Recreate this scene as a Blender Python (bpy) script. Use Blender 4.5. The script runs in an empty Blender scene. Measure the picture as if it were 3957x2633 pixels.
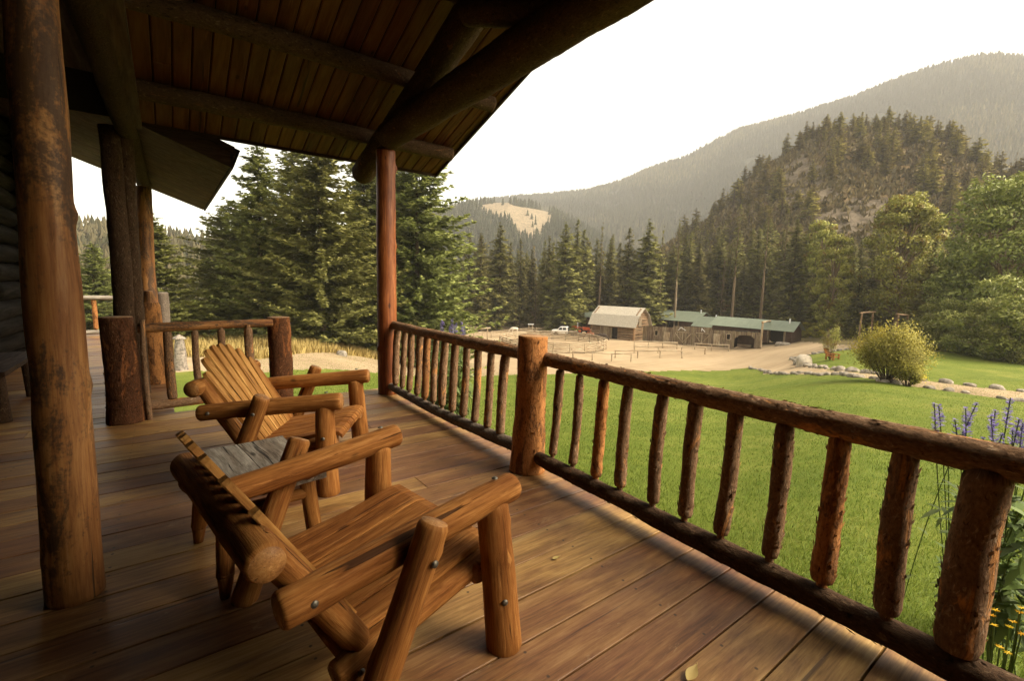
import bpy, math, random
import numpy as np
from mathutils import Matrix, Vector
sc = bpy.context.scene
# ---------------------------------------------------------------- camera
H = 1.3                                   # eye height above the porch boards (boards are z = 0)
F = 1799.508 / 3957.0
ROT = np.array([[0.8028323628928471, -0.595728172695858, 0.023835715813498966],
                [-0.05369155837238272, -0.11205834093373714, -0.9922500414647122],
                [0.5937822948281911, 0.7953306686426924, -0.12194963659205699]])
cd = bpy.data.cameras.new('camera'); cam = bpy.data.objects.new('camera', cd); sc.collection.objects.link(cam)
cd.sensor_width = 36; cd.lens = 36 * F; cd.clip_start = .05; cd.clip_end = 9000
M = Matrix.Identity(4)
for i in range(3):
    M[i][0] = ROT[0][i]; M[i][1] = -ROT[1][i]; M[i][2] = -ROT[2][i]
M[2][3] = H
cam.matrix_world = M
sc.camera = cam
# ---------------------------------------------------------------- light
SUN_AZ, SUN_EL = 142, 45
sc.view_settings.view_transform = 'Standard'; sc.view_settings.look = 'None'
sc.view_settings.exposure = 2.2; sc.view_settings.gamma = 1
w = bpy.data.worlds.new('World'); sc.world = w; w.use_nodes = True
nt = w.node_tree; nt.nodes.clear()
so = nt.nodes.new('ShaderNodeOutputWorld'); bg = nt.nodes.new('ShaderNodeBackground')
sky = nt.nodes.new('ShaderNodeTexSky'); sky.sky_type = 'NISHITA'; sky.sun_disc = False
sky.sun_elevation = math.radians(SUN_EL); sky.sun_rotation = math.radians(SUN_AZ)
sky.air_density = 1.0; sky.dust_density = 6; sky.ozone_density = .5; sky.altitude = 1200
mx = nt.nodes.new('ShaderNodeMix'); mx.data_type = 'RGBA'; mx.inputs[0].default_value = .72
hs = nt.nodes.new('ShaderNodeRGBToBW')
tint = nt.nodes.new('ShaderNodeMix'); tint.data_type = 'RGBA'; tint.blend_type = 'MULTIPLY'; tint.inputs[0].default_value = 1
tint.inputs[7].default_value = (1.0, .90, .70, 1)      # smoke-yellow overcast
nt.links.new(sky.outputs[0], mx.inputs[6]); nt.links.new(sky.outputs[0], hs.inputs[0]); nt.links.new(hs.outputs[0], mx.inputs[7])
nt.links.new(mx.outputs[2], tint.inputs[6]); nt.links.new(tint.outputs[2], bg.inputs[0])
bg.inputs[1].default_value = .15
nt.links.new(bg.outputs[0], so.inputs[0])
sl = bpy.data.lights.new('sun', 'SUN'); sl.energy = 1.5; sl.angle = math.radians(34); sl.color = (1, .88, .7)
so_ = bpy.data.objects.new('sun', sl); sc.collection.objects.link(so_)
so_.rotation_euler = (math.radians(90 - SUN_EL), 0, math.radians(180 - SUN_AZ))
cy = sc.cycles
cy.max_bounces = 8; cy.diffuse_bounces = 4; cy.glossy_bounces = 2; cy.transmission_bounces = 3; cy.volume_bounces = 1; cy.transparent_max_bounces = 8
cy.caustics_reflective = False; cy.caustics_refractive = False
# ---------------------------------------------------------------- helpers
rng = np.random.default_rng(7); random.seed(7)
def tag(o, label=None, cat=None, group=None, kind=None):
    if label: o['label'] = label
    if cat: o['category'] = cat
    if group: o['group'] = group
    if kind: o['kind'] = kind
    return o
def empty(name, loc=(0, 0, 0), rz=0, label=None, cat=None, group=None, parent=None):
    o = bpy.data.objects.new(name, None); sc.collection.objects.link(o)
    o.location = loc; o.rotation_euler = (0, 0, rz); o.empty_display_size = .1
    if parent: o.parent = parent
    return tag(o, label, cat, group)
def _hash(ix, iy, iz, seed):
    n = (ix * 374761393 + iy * 668265263 + iz * 2147483647 + seed * 1274126177).astype(np.int64) & 0xffffffff
    n = ((n ^ (n >> 13)) * 1274126177) & 0xffffffff
    return ((n ^ (n >> 16)) & 0xffff) / 65535.0
def vnoise(P, seed=0):
    P = np.asarray(P, float); f = np.floor(P).astype(np.int64); t = P - f; t = t * t * (3 - 2 * t); o = 0
    for a in (0, 1):
        for b in (0, 1):
            for c in (0, 1):
                wgt = (t[..., 0] if a else 1 - t[..., 0]) * (t[..., 1] if b else 1 - t[..., 1]) * (t[..., 2] if c else 1 - t[..., 2])
                o = o + wgt * _hash(f[..., 0] + a, f[..., 1] + b, f[..., 2] + c, seed)
    return o * 2 - 1
def fbm(P, seed=0, oct=4):
    P = np.asarray(P, float); o = 0; a = 1
    for k in range(oct): o = o + a * vnoise(P * 2 ** k, seed + k); a *= .5
    return o
class MB:
    """collects geometry and links it as ONE mesh object"""
    def __init__(s): s.V = []; s.F = []; s.m = []; s.lc = []; s.c = []; s.n = 0; s.nv = {}
    def add(s, V, F, lc=None, mat=0, c=None):
        V = np.asarray(V, float).reshape(-1, 3); n = len(V)
        s.V.append(V); s.lc.append(V.copy() if lc is None else np.asarray(lc, float).reshape(-1, 3))
        s.c.append(np.full(n, .5) if c is None else np.broadcast_to(np.asarray(c, float), (n,)))
        mats = mat if hasattr(mat, '__len__') else [mat] * len(F)
        s.F += [[i + s.n for i in f] for f in F]; s.m += list(mats); s.n += n
        return s
    def box(s, lo, hi, axis=None, mat=0, c=None, T=None, bev=0):
        """axis: grain direction 0/1/2"""
        lo = np.array(lo, float); hi = np.array(hi, float)
        V = np.array([[x, y, z] for x in (lo[0], hi[0]) for y in (lo[1], hi[1]) for z in (lo[2], hi[2])])
        Fs = [(0, 1, 3, 2), (4, 6, 7, 5), (0, 4, 5, 1), (2, 3, 7, 6), (0, 2, 6, 4), (1, 5, 7, 3)]
        if bev:
            V2 = []; F2 = []; ctr = (lo + hi) / 2
            b = bev
            # three inset copies of every corner
            idx = {}
            for k, v in enumerate(V):
                for a in range(3):
                    q = v.copy()
                    for d in range(3):
                        if d != a: q[d] += b if q[d] < ctr[d] else -b
                    idx[(k, a)] = len(V2); V2.append(q)
            ax = [0, 0, 1, 1, 2, 2]
            for f, a in zip(Fs, ax): F2.append([idx[(k, a)] for k in f])
            for k1 in range(8):
                F2.append([idx[(k1, 0)], idx[(k1, 1)], idx[(k1, 2)]])
                for d in range(3):
                    k2 = k1 ^ (4 >> d)
                    if k2 > k1:
                        o = [a for a in range(3) if a != d]
                        F2.append([idx[(k1, o[0])], idx[(k2, o[0])], idx[(k2, o[1])], idx[(k1, o[1])]])
            V = np.array(V2); Fs = F2
        a = 2 if axis is None else axis
        L = np.roll(V, 2 - a, axis=1) + rng.uniform(-20, 20, 3)
        if T is not None: V = V @ T[0].T + T[1]
        return s.add(V, Fs, L, mat, c)
    def tris(s, B, D, Wd, c=None, mat=0, nrm=None):
        """blades: base centres B, tip vectors D, half-width vectors Wd"""
        n = len(B); V = np.empty((n, 3, 3)); V[:, 0] = B - Wd; V[:, 1] = B + Wd; V[:, 2] = B + D
        if nrm is not None: s.soft(V, nrm)
        cc = np.repeat(.5 if c is None else c, 3) if np.ndim(c) else None
        return s.raw(V.reshape(-1, 3), np.arange(n * 3).reshape(n, 3), cc, mat)
    def quads(s, C, A, Bv, c=None, mat=0, nrm=None):
        n = len(C); V = np.empty((n, 4, 3)); V[:, 0] = C - A - Bv * .35; V[:, 1] = C - A * .1 - Bv; V[:, 2] = C + A + Bv * .1; V[:, 3] = C + A * .05 + Bv
        if nrm is not None: s.soft(V, nrm)
        cc = np.repeat(c, 4) if np.ndim(c) else None
        return s.raw(V.reshape(-1, 3), np.arange(n * 4).reshape(n, 4), cc, mat)
    def soft(s, V, nrm):
        """foliage: turn every card to face outward and shade it with the crown's rounded normal"""
        nrm = nrm / (np.linalg.norm(nrm, axis=1)[:, None] + 1e-9); g = np.cross(V[:, 1] - V[:, 0], V[:, 2] - V[:, 0]); f = (g * nrm).sum(1) < 0
        V[f] = V[f][:, ::-1]; s.nv[s.n] = np.repeat(nrm, V.shape[1], 0)
    def raw(s, V, F, c=None, mat=0):
        s.V.append(V); s.lc.append(V); s.c.append(np.full(len(V), .5) if c is None else c)
        s.F += (F + s.n).tolist(); s.m += [mat] * len(F); s.n += len(V); return s
    def build(s, name, mats, parent=None, smooth=False, recalc=False):
        me = bpy.data.meshes.new(name)
        me.from_pydata(np.concatenate(s.V).tolist() if s.V else [], [], s.F)
        for m in (mats if isinstance(mats, (list, tuple)) else [mats]): me.materials.append(m)
        me.polygons.foreach_set('material_index', s.m)
        if smooth: me.polygons.foreach_set('use_smooth', [True] * len(s.F))
        a = me.attributes.new('lc', 'FLOAT_VECTOR', 'POINT'); a.data.foreach_set('vector', np.concatenate(s.lc).ravel())
        a = me.attributes.new('tone', 'FLOAT', 'POINT'); a.data.foreach_set('value', np.concatenate(s.c))
        me.update()
        if s.nv:
            nn = np.zeros((s.n, 3)); me.polygons.foreach_set('use_smooth', [True] * len(s.F))
            for k, v in s.nv.items(): nn[k:k + len(v)] = v
            me.normals_split_custom_set_from_vertices(nn.tolist())
        o = bpy.data.objects.new(name, me); sc.collection.objects.link(o)
        if parent: o.parent = parent
        return o
def frame(d):
    d = np.asarray(d, float); d = d / np.linalg.norm(d)
    u = np.cross(d, (0, 0, 1) if abs(d[2]) < .9 else (1, 0, 0)); u /= np.linalg.norm(u)
    return u, np.cross(d, u), d
def add_log(mb, p0, p1, r0, r1=None, na=18, dl=.05, amp=.06, fine=.02, bend=.01, seed=None, flakes=0, caps=True, smat=0, emat=0, squash=1, dome=.25, flare=0, knots=0, flen=1.0, zf=.35):
    """a natural round log: uneven radius, a slight bend, knots, optional loose bark flakes"""
    seed = int(rng.integers(1e6)) if seed is None else seed
    p0 = np.asarray(p0, float); p1 = np.asarray(p1, float); r1 = r0 if r1 is None else r1
    L = np.linalg.norm(p1 - p0); u, v, d = frame(p1 - p0); nl = max(2, int(L / dl) + 1)
    t = np.linspace(0, 1, nl); th = np.linspace(0, 2 * math.pi, na, endpoint=False)
    off = (seed % 977) * 1.37
    R = (r0 + (r1 - r0) * t)[:, None] * np.ones(na)
    if flare: R *= (1 + flare * np.exp(-t * L / .25))[:, None]
    P = np.stack([np.cos(th)[None] * r0 + 0 * t[:, None], np.sin(th)[None] * r0 + 0 * t[:, None], (t * L)[:, None] + 0 * th], -1)
    R = R * (1 + amp * fbm(P * (4, 4, 2.2) / max(r0 * 8, .3) + off, seed, 2) + fine * fbm(P * (1 / r0, 1 / r0, zf / r0) * 2.2 + off, seed + 9, 3))
    for k in range(knots):
        a = random.uniform(0, 6.28); z = random.uniform(.05, .95) * L; s_ = random.uniform(.5, .9) * r0
        da = (th[None] - a + math.pi) % (2 * math.pi) - math.pi
        R = R + random.uniform(.08, .2) * r0 * np.exp(-((da * r0) ** 2 + ((t * L)[:, None] - z) ** 2) / (s_ * s_ * .3))
    bx = bend * L * np.sin(math.pi * t) * math.cos(seed); by = bend * L * np.sin(math.pi * t) * math.sin(seed)
    C = p0 + np.outer(t * L, d) + np.outer(bx, u) + np.outer(by, v)
    V = C[:, None] + (R * np.cos(th))[..., None] * u + (R * squash * np.sin(th))[..., None] * v
    lc = np.stack([R * np.cos(th), R * np.sin(th), (t * L)[:, None] + 0 * th], -1) + (off % 31, (off * 3) % 17, off % 13)
    idx = np.arange(nl * na).reshape(nl, na)
    F = np.stack([idx[:-1], np.roll(idx, -1, 1)[:-1], np.roll(idx, -1, 1)[1:], idx[1:]], -1).reshape(-1, 4).tolist()
    m = [smat] * len(F)
    V = V.reshape(-1, 3); lc = lc.reshape(-1, 3)
    if caps:
        for e, sg in ((0, -1), (nl - 1, 1)):
            ring = idx[e]; c0 = C[e]; rm = R[e].mean(); n0 = len(V)
            V2 = c0 + (V[ring] - c0) * .86 + d * sg * rm * dome
            V = np.concatenate([V, V2, [c0 + d * sg * rm * dome * 1.12]])
            lc2 = lc[ring].copy(); lc2[:, 2] += sg * rm * .2
            lc = np.concatenate([lc, lc2, [lc[ring].mean(0)]])
            for i in range(na):
                j = (i + 1) % na
                f1 = [int(ring[i]), int(ring[j]), n0 + j, n0 + i]; f2 = [n0 + i, n0 + j, n0 + na]
                F.append(f1 if sg > 0 else f1[::-1]); m.append(smat if dome > .1 else emat)
                F.append(f2 if sg > 0 else f2[::-1]); m.append(emat)
    mb.add(V, F, lc, m)
    if flakes:
        n = int(flakes * 1.0)
        tt = rng.uniform(.02, .98, n); aa = rng.uniform(0, 6.283, n)
        for q in range(n):
            k = int(tt[q] * (nl - 1)); r = R[k].mean(); c0 = C[k]
            hw = rng.uniform(.002, .008); hl = rng.uniform(.005, .02) * flen; lift = rng.uniform(.002, .008)
            a0 = aa[q]; da = hw / r; lf = rng.random()
            def pt(a, z, l): return c0 + d * z + (u * math.cos(a) + v * math.sin(a) * squash) * (r * 1.005 + l)
            P4 = [pt(a0 - da * .4, -hl, .0), pt(a0 + da, -hl * rng.uniform(-.3, .5), lift * lf), pt(a0 + da * .3, hl, lift), pt(a0 - da, hl * rng.uniform(-.4, .5), lift * .3)]
            mb.add(P4, [(0, 1, 2, 3)], np.array([[r * math.cos(a0), r * math.sin(a0), tt[q] * L + z] for z in (-hl, -hl, hl, hl)]) + rng.uniform(0, 5), smat)
    return mb
def log_obj(name, p0, p1, r0, r1=None, mat=None, parent=None, **k):
    mb = MB(); add_log(mb, p0, p1, r0, r1, emat=1, **k)
    return mb.build(name, mat, parent, smooth=True)
# ---------------------------------------------------------------- picture rays (reference pixels, 2356 wide) -> the world
PX = 2356.0 / 3957.0; FP = 1799.508 * PX
def ray(px, py): return np.array([(px - 1178.0) / FP, (py - 783.85) / FP, 1.0]) @ ROT
def az_of(px, py):
    d = ray(px, py); return math.degrees(math.atan2(d[0], d[1]))
def at_z(px, py, z): d = ray(px, py); return d * ((z - H) / d[2]) + (0, 0, H)
def at_r(px, py, r): d = ray(px, py); return d * (r / math.hypot(d[0], d[1])) + (0, 0, H)
PR = [(10, [0, 3, 24, 45, 60, 100, 160, 4000], [-.55, -.75, -3.3, -4.2, -5.2, -9.4, -9.6, -9.6]),
      (30, [0, 3, 52, 58, 75, 4000], [-.55, -.8, -8.7, -9.3, -9.6, -9.6]),
      (60, [0, 3, 52, 58, 75, 4000], [-.55, -.8, -8.7, -9.3, -9.6, -9.6]),
      (76, [0, 3, 35, 75, 120, 4000], [-.55, -.7, -4.1, -5.6, -7, -7])]
def terrain(x, y):
    x = np.asarray(x, float); y = np.asarray(y, float)
    r = np.hypot(x, y); a = np.degrees(np.arctan2(x, y)); z = 0
    hs_ = [sum(np.interp(r * k, p[1], p[2]) for k in (.9, .95, 1, 1.05, 1.1)) / 5 for p in PR]
    z = hs_[0]
    for i in range(1, 4):
        t = np.clip((a - PR[i - 1][0]) / (PR[i][0] - PR[i - 1][0]), 0, 1); t = t * t * (3 - 2 * t)
        z = z * (1 - t) + hs_[i] * t if i > 1 else hs_[0] * (1 - t) + hs_[1] * t
    n = fbm(np.stack([x / 9, y / 9, 0 * x], -1), 3, 3) * .1 * np.clip((r - 5) / 10, 0, 1) * np.clip(2 - r / 80, 0, 1)
    return z + n
def ground_at(px, py):
    d = ray(px, py); d = d / math.hypot(d[0], d[1])
    rs = np.exp(np.linspace(math.log(2), math.log(900), 1500))
    zz = H + d[2] * rs - terrain(d[0] * rs, d[1] * rs); k = int(np.argmax(zz < 0))
    if zz[k] >= 0: k = len(rs) - 1
    a = zz[k - 1] / (zz[k - 1] - zz[k]) if k else 0
    r = rs[k - 1] + (rs[k] - rs[k - 1]) * a
    return np.array([d[0] * r, d[1] * r, float(terrain(d[0] * r, d[1] * r))])
def px_m(p):   # reference pixels per metre at point p
    return FP / float((np.asarray(p) - (0, 0, H)) @ ROT[2])
# ---------------------------------------------------------------- materials
def mat(name, rough=.8, spec=.3):
    m = bpy.data.materials.new(name); m.use_nodes = True
    b = m.node_tree.nodes['Principled BSDF']; b.inputs['Roughness'].default_value = rough; b.inputs['Specular IOR Level'].default_value = spec
    return m, m.node_tree, b
def N(nt, t, **k):
    n = nt.nodes.new('ShaderNode' + t)
    for a, v in k.items(): setattr(n, a, v)
    return n
def coords(nt, attr='lc', scale=(1, 1, 1)):
    a = N(nt, 'Attribute', attribute_name=attr) if attr else N(nt, 'NewGeometry')
    mp = N(nt, 'Mapping'); mp.inputs['Scale'].default_value = scale
    nt.links.new(a.outputs['Vector' if attr else 'Position'], mp.inputs[0]); return mp.outputs[0]
def noise(nt, vec, scale=5, detail=4, rough=.55, dist=0):
    n = N(nt, 'TexNoise'); n.inputs['Scale'].default_value = scale; n.inputs['Detail'].default_value = detail
    n.inputs['Roughness'].default_value = rough; n.inputs['Distortion'].default_value = dist
    nt.links.new(vec, n.inputs['Vector']); return n.outputs['Fac']
def ramp(nt, fac, stops):
    r = N(nt, 'ValToRGB'); e = r.color_ramp.elements
    while len(e) < len(stops): e.new(.5)
    for el, (p, c) in zip(e, stops): el.position = p; el.color = (*c, 1) if len(c) == 3 else c
    nt.links.new(fac, r.inputs[0]); return r.outputs[0]
def mixc(nt, fac, a, b, mode='MIX'):
    m = N(nt, 'Mix', data_type='RGBA', blend_type=mode)
    for s_, i in ((fac, 0), (a, 6), (b, 7)):
        if hasattr(s_, 'is_output'): nt.links.new(s_, m.inputs[i])
        else: m.inputs[i].default_value = s_ if i == 0 else (*s_, 1)
    return m.outputs[2]
def mth(nt, op, a, b=None):
    m = N(nt, 'Math', operation=op)
    for s_, i in ((a, 0), (b, 1)):
        if s_ is None: continue
        if hasattr(s_, 'is_output'): nt.links.new(s_, m.inputs[i])
        else: m.inputs[i].default_value = s_
    return m.outputs[0]
def bump(nt, b, h, strength=.5, dist=.01):
    n = N(nt, 'Bump'); n.inputs['Strength'].default_value = strength; n.inputs['Distance'].default_value = dist
    nt.links.new(h, n.inputs['Height']); nt.links.new(n.outputs[0], b.inputs['Normal'])
def objrand(nt): return N(nt, 'ObjectInfo').outputs['Random']
def bark_mat(name, dark, mid, red, light, redness=.5, scale=1.0):
    """flaky bark: fine scales, dark crevices, patches where the outer bark has come away to the red layer"""
    m, nt, b = mat(name, .9, .12)
    c = coords(nt, 'lc', (1, 1, .5)); c2 = coords(nt, 'lc', (1, 1, .3))
    n1 = noise(nt, c, 48 * scale, 7, .7, .8); n2 = noise(nt, c2, 13 * scale, 5, .68, .8); n3 = noise(nt, c, 120 * scale, 4, .65); n4 = noise(nt, c2, 5 * scale, 3, .6)
    base = ramp(nt, n1, [(.33, dark), (.45, mid), (.57, mid), (.68, light)])
    base = mixc(nt, .5, base, mixc(nt, 1, base, ramp(nt, n3, [(.35, (.3, .3, .3)), (.6, (1.25, 1.2, 1.1))]), 'MULTIPLY'))
    base = mixc(nt, ramp(nt, n4, [(.4, (.45, .45, .45)), (.62, (0, 0, 0))]), base, mixc(nt, 1, base, (.45, .4, .36), 'MULTIPLY'))
    rmask = ramp(nt, n2, [(1 - redness - .03, (0, 0, 0)), (1 - redness + .03, (1, 1, 1))])
    redc = ramp(nt, mth(nt, 'ADD', mth(nt, 'MULTIPLY', n1, .5), mth(nt, 'MULTIPLY', n3, .5)), [(.36, tuple(x * .45 for x in red)), (.5, red), (.66, tuple(x * 1.35 for x in red))])
    col = mixc(nt, rmask, base, redc)
    nt.links.new(col, b.inputs['Base Color'])
    h = mth(nt, 'ADD', n1, mth(nt, 'MULTIPLY', n3, .4)); h = mth(nt, 'SUBTRACT', h, mth(nt, 'MULTIPLY', rmask, .3))
    bump(nt, b, h, 1.0, .008); return m
def wood_mat(name, c0, c1, c2, rough=.5, grain=1.0, spec=.35, weather=None, randv=.0, bumpd=.0012, patch=None, contrast=1.0, knots=True):
    """long-grained timber: fine streaks along lc.z, growth bands, drying cracks, knots, worn and stained patches"""
    m, nt, b = mat(name, rough, spec)
    c = coords(nt, 'lc', (1, 1, .05)); cw = coords(nt, 'lc', (1, 1, .2)); cm = coords(nt, 'lc', (1, 1, .09))
    big = noise(nt, cw, 6 * grain, 5, .62, .6); fine = noise(nt, c, 130 * grain, 8, .7, .2); st = noise(nt, cm, 34 * grain, 6, .65, .5)
    f = mth(nt, 'ADD', mth(nt, 'MULTIPLY', st, .55), mth(nt, 'MULTIPLY', fine, .45)); k_ = .13 / contrast
    col = ramp(nt, f, [(.5 - k_, c0), (.5, c1), (.5 + k_, c2)])
    col = mixc(nt, ramp(nt, big, [(.42, (0, 0, 0)), (.6, (.8, .8, .8))]), col, mixc(nt, 1, col, (.55, .45, .38), 'MULTIPLY'))
    wear = ramp(nt, noise(nt, cm, 16 * grain, 6, .7, .5), [(.58, (0, 0, 0)), (.66, (.6, .6, .6))]); col = mixc(nt, wear, col, tuple(min(1, x * 1.35 + .01) for x in c2))
    crack = ramp(nt, noise(nt, coords(nt, 'lc', (1, 1, .035)), 30 * grain, 3, .5, .4), [(.305, (1, 1, 1)), (.33, (0, 0, 0))])
    col = mixc(nt, mth(nt, 'MULTIPLY', crack, .85), col, tuple(x * .2 for x in c0))
    if knots:
        vk = N(nt, 'TexVoronoi'); vk.inputs['Scale'].default_value = 6; nt.links.new(coords(nt, 'lc', (1, 1, .5)), vk.inputs['Vector'])
        kd = mth(nt, 'ADD', vk.outputs['Distance'], mth(nt, 'MULTIPLY', mth(nt, 'SUBTRACT', st, .5), .12))
        kn = ramp(nt, kd, [(.05, (1, 1, 1)), (.1, (0, 0, 0))]); col = mixc(nt, mth(nt, 'MULTIPLY', kn, .8), col, tuple(x * .3 for x in c0))
    if patch:
        pm = mth(nt, 'ADD', mth(nt, 'MULTIPLY', noise(nt, coords(nt, 'lc', (1, 1, .35)), 6, 6, .72, .8), .8), mth(nt, 'MULTIPLY', noise(nt, coords(nt, 'lc'), 60, 3, .6), .2))
        pr = ramp(nt, pm, [(.485, (0, 0, 0)), (.56, (.85, .85, .85))]); col = mixc(nt, pr, col, mixc(nt, noise(nt, coords(nt, 'lc'), 90, 4, .7), tuple(x * .4 for x in patch), tuple(x * 1.9 for x in patch)))
    if randv:
        a = N(nt, 'Attribute', attribute_name='tone').outputs['Fac']
        k = N(nt, 'HueSaturation'); nt.links.new(col, k.inputs['Color']); nt.links.new(mth(nt, 'ADD', mth(nt, 'MULTIPLY', a, randv), 1 - randv / 2), k.inputs['Value'])
        nt.links.new(mth(nt, 'ADD', mth(nt, 'MULTIPLY', a, .03), .485), k.inputs['Hue']); col = k.outputs[0]
    if weather: col = mixc(nt, ramp(nt, noise(nt, cw, 3, 4, .6), [(.42, (0, 0, 0)), (.62, (1, 1, 1))]), col, weather)
    nt.links.new(col, b.inputs['Base Color'])
    nt.links.new(ramp(nt, st, [(.35, (rough + .15,) * 3), (.65, (rough - .08,) * 3)]), b.inputs['Roughness'])
    bump(nt, b, mth(nt, 'SUBTRACT', f, mth(nt, 'MULTIPLY', crack, 1.5)), .8, bumpd); return m
def flat_mat(name, col, rough=.7, spec=.3, metal=0, var=.25, scale=6, attr=None, emit=None):
    m, nt, b = mat(name, rough, spec); b.inputs['Metallic'].default_value = metal
    n = noise(nt, coords(nt, attr), scale, 4, .6)
    nt.links.new(ramp(nt, n, [(.3, tuple(x * (1 - var) for x in col)), (.7, tuple(min(1, x * (1 + var)) for x in col))]), b.inputs['Base Color'])
    return m
def leaf_mat(name, a, bcol, hi=None, transl=.25, rough=.6, var=.35, autumn=None):
    """foliage: each leaf card has its own tone, each plant its own hue"""
    m, nt, b = mat(name, rough, .2)
    t = N(nt, 'Attribute', attribute_name='tone').outputs['Fac']
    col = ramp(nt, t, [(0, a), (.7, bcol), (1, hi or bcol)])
    if autumn:
        n = noise(nt, coords(nt, None), .55, 2, .5)
        col = mixc(nt, ramp(nt, n, [(.56, (0, 0, 0)), (.66, (1, 1, 1))]), col, autumn)
    k = N(nt, 'HueSaturation'); nt.links.new(col, k.inputs['Color'])
    r = objrand(nt); nt.links.new(mth(nt, 'ADD', mth(nt, 'MULTIPLY', r, var), 1 - var / 2), k.inputs['Value'])
    nt.links.new(mth(nt, 'ADD', mth(nt, 'MULTIPLY', r, .03), .49), k.inputs['Hue'])
    nt.links.new(k.outputs[0], b.inputs['Base Color'])
    if transl:
        tr = N(nt, 'BsdfTranslucent'); nt.links.new(k.outputs[0], tr.inputs[0]); ms = N(nt, 'MixShader'); ms.inputs[0].default_value = transl
        nt.links.new(b.outputs[0], ms.inputs[1]); nt.links.new(tr.outputs[0], ms.inputs[2]); nt.links.new(ms.outputs[0], nt.nodes['Material Output'].inputs[0])
    return m
MT = {}
MT['bark'] = bark_mat('pine_bark', (.05, .03, .018), (.235, .14, .08), (.42, .195, .07), (.5, .37, .25), .4)
MT['bark_red'] = bark_mat('red_pine_bark', (.055, .026, .014), (.21, .096, .04), (.38, .165, .055), (.36, .225, .12), .54)
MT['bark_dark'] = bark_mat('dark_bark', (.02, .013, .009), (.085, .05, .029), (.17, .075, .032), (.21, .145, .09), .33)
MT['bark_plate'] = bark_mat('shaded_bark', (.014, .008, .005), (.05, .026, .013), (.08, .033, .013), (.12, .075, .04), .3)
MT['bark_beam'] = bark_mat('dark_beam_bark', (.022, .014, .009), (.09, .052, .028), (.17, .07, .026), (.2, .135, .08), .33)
MT['bark_mottled'] = bark_mat('mottled_red_bark', (.025, .013, .008), (.11, .046, .021), (.22, .082, .027), (.27, .15, .075), .42, .8)
MT['bark_old'] = bark_mat('weathered_bark', (.06, .045, .035), (.15, .12, .095), (.2, .12, .07), (.28, .24, .2), .3)
MT['peeled'] = wood_mat('peeled_log', (.14, .055, .015), (.28, .12, .032), (.36, .18, .058), .65, patch=(.04, .022, .012))
MT['peeled_red'] = wood_mat('peeled_red_log', (.08, .02, .006), (.22, .062, .014), (.32, .11, .03), .5)
MT['endgrain'] = wood_mat('end_grain', (.22, .11, .045), (.36, .2, .085), (.45, .27, .13), .75)
MT['chair'] = wood_mat('varnished_cedar', (.12, .042, .010), (.275, .11, .025), (.39, .185, .052), .75, 1.3, .14, bumpd=.005, contrast=.9)
MT['chair_end'] = wood_mat('cedar_end', (.2, .085, .024), (.33, .15, .042), (.43, .23, .08), .55, 1.6)
MT['slat'] = wood_mat('pale_cedar_slats', (.22, .095, .024), (.40, .195, .052), (.5, .29, .09), .72, 1.3, .14, bumpd=.003, contrast=.8)
MT['grey_wood'] = wood_mat('weathered_grey_wood', (.10, .086, .07), (.25, .22, .18), (.36, .325, .27), .8, 1.6, .2, bumpd=.003)
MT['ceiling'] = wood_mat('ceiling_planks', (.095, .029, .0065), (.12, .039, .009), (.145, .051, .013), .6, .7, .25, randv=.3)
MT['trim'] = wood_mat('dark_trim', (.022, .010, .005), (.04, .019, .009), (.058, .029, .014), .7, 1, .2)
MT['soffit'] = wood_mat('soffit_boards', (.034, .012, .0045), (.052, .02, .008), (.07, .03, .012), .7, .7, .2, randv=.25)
MT['steel'] = flat_mat('bolt_steel', (.14, .125, .1), .5, .4, .8, .35, 90)
MT['dark'] = flat_mat('dark_gap', (.012, .009, .007), .9, .1)
# porch boards: red-brown stain worn through to tan in broad patches
m, nt, b = mat('porch_boards', .48, .35)
c = coords(nt, 'lc', (1, 1, .04)); cw = coords(nt, 'lc', (1, 1, .16)); cp = coords(nt, None)
fine = noise(nt, c, 150, 8, .7, .2); st = noise(nt, coords(nt, 'lc', (1, 1, .08)), 30, 6, .66, 1.2); wear = noise(nt, cw, 7, 7, .7, .8); pat = noise(nt, cp, 1.5, 4, .6, .5)
f = mth(nt, 'ADD', mth(nt, 'MULTIPLY', st, .6), mth(nt, 'MULTIPLY', fine, .4))
stain = ramp(nt, f, [(.37, (.072, .029, .011)), (.5, (.155, .067, .024)), (.62, (.215, .1, .037))])
worn = ramp(nt, f, [(.37, (.16, .076, .025)), (.5, (.26, .136, .047)), (.62, (.34, .2, .08))])
wm = ramp(nt, mth(nt, 'ADD', mth(nt, 'MULTIPLY', wear, .62), mth(nt, 'MULTIPLY', pat, .38)), [(.42, (0, 0, 0)), (.55, (1, 1, 1))])
col = mixc(nt, wm, stain, worn)
grey = ramp(nt, noise(nt, cw, 2.6, 4, .6, .4), [(.58, (0, 0, 0)), (.7, (.55, .55, .55))]); col = mixc(nt, grey, col, (.10, .075, .055))
vk = N(nt, 'TexVoronoi'); vk.inputs['Scale'].default_value = 3.2; nt.links.new(coords(nt, 'lc', (1, 1, .5)), vk.inputs['Vector'])
kn = ramp(nt, vk.outputs['Distance'], [(.045, (1, 1, 1)), (.075, (0, 0, 0))]); ring = ramp(nt, vk.outputs['Distance'], [(.06, (0, 0, 0)), (.08, (1, 1, 1)), (.11, (0, 0, 0))])
col = mixc(nt, mth(nt, 'MULTIPLY', kn, .7), col, (.35, .2, .08)); col = mixc(nt, mth(nt, 'MULTIPLY', ring, .6), col, (.09, .045, .022))
t = N(nt, 'Attribute', attribute_name='tone').outputs['Fac']
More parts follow.
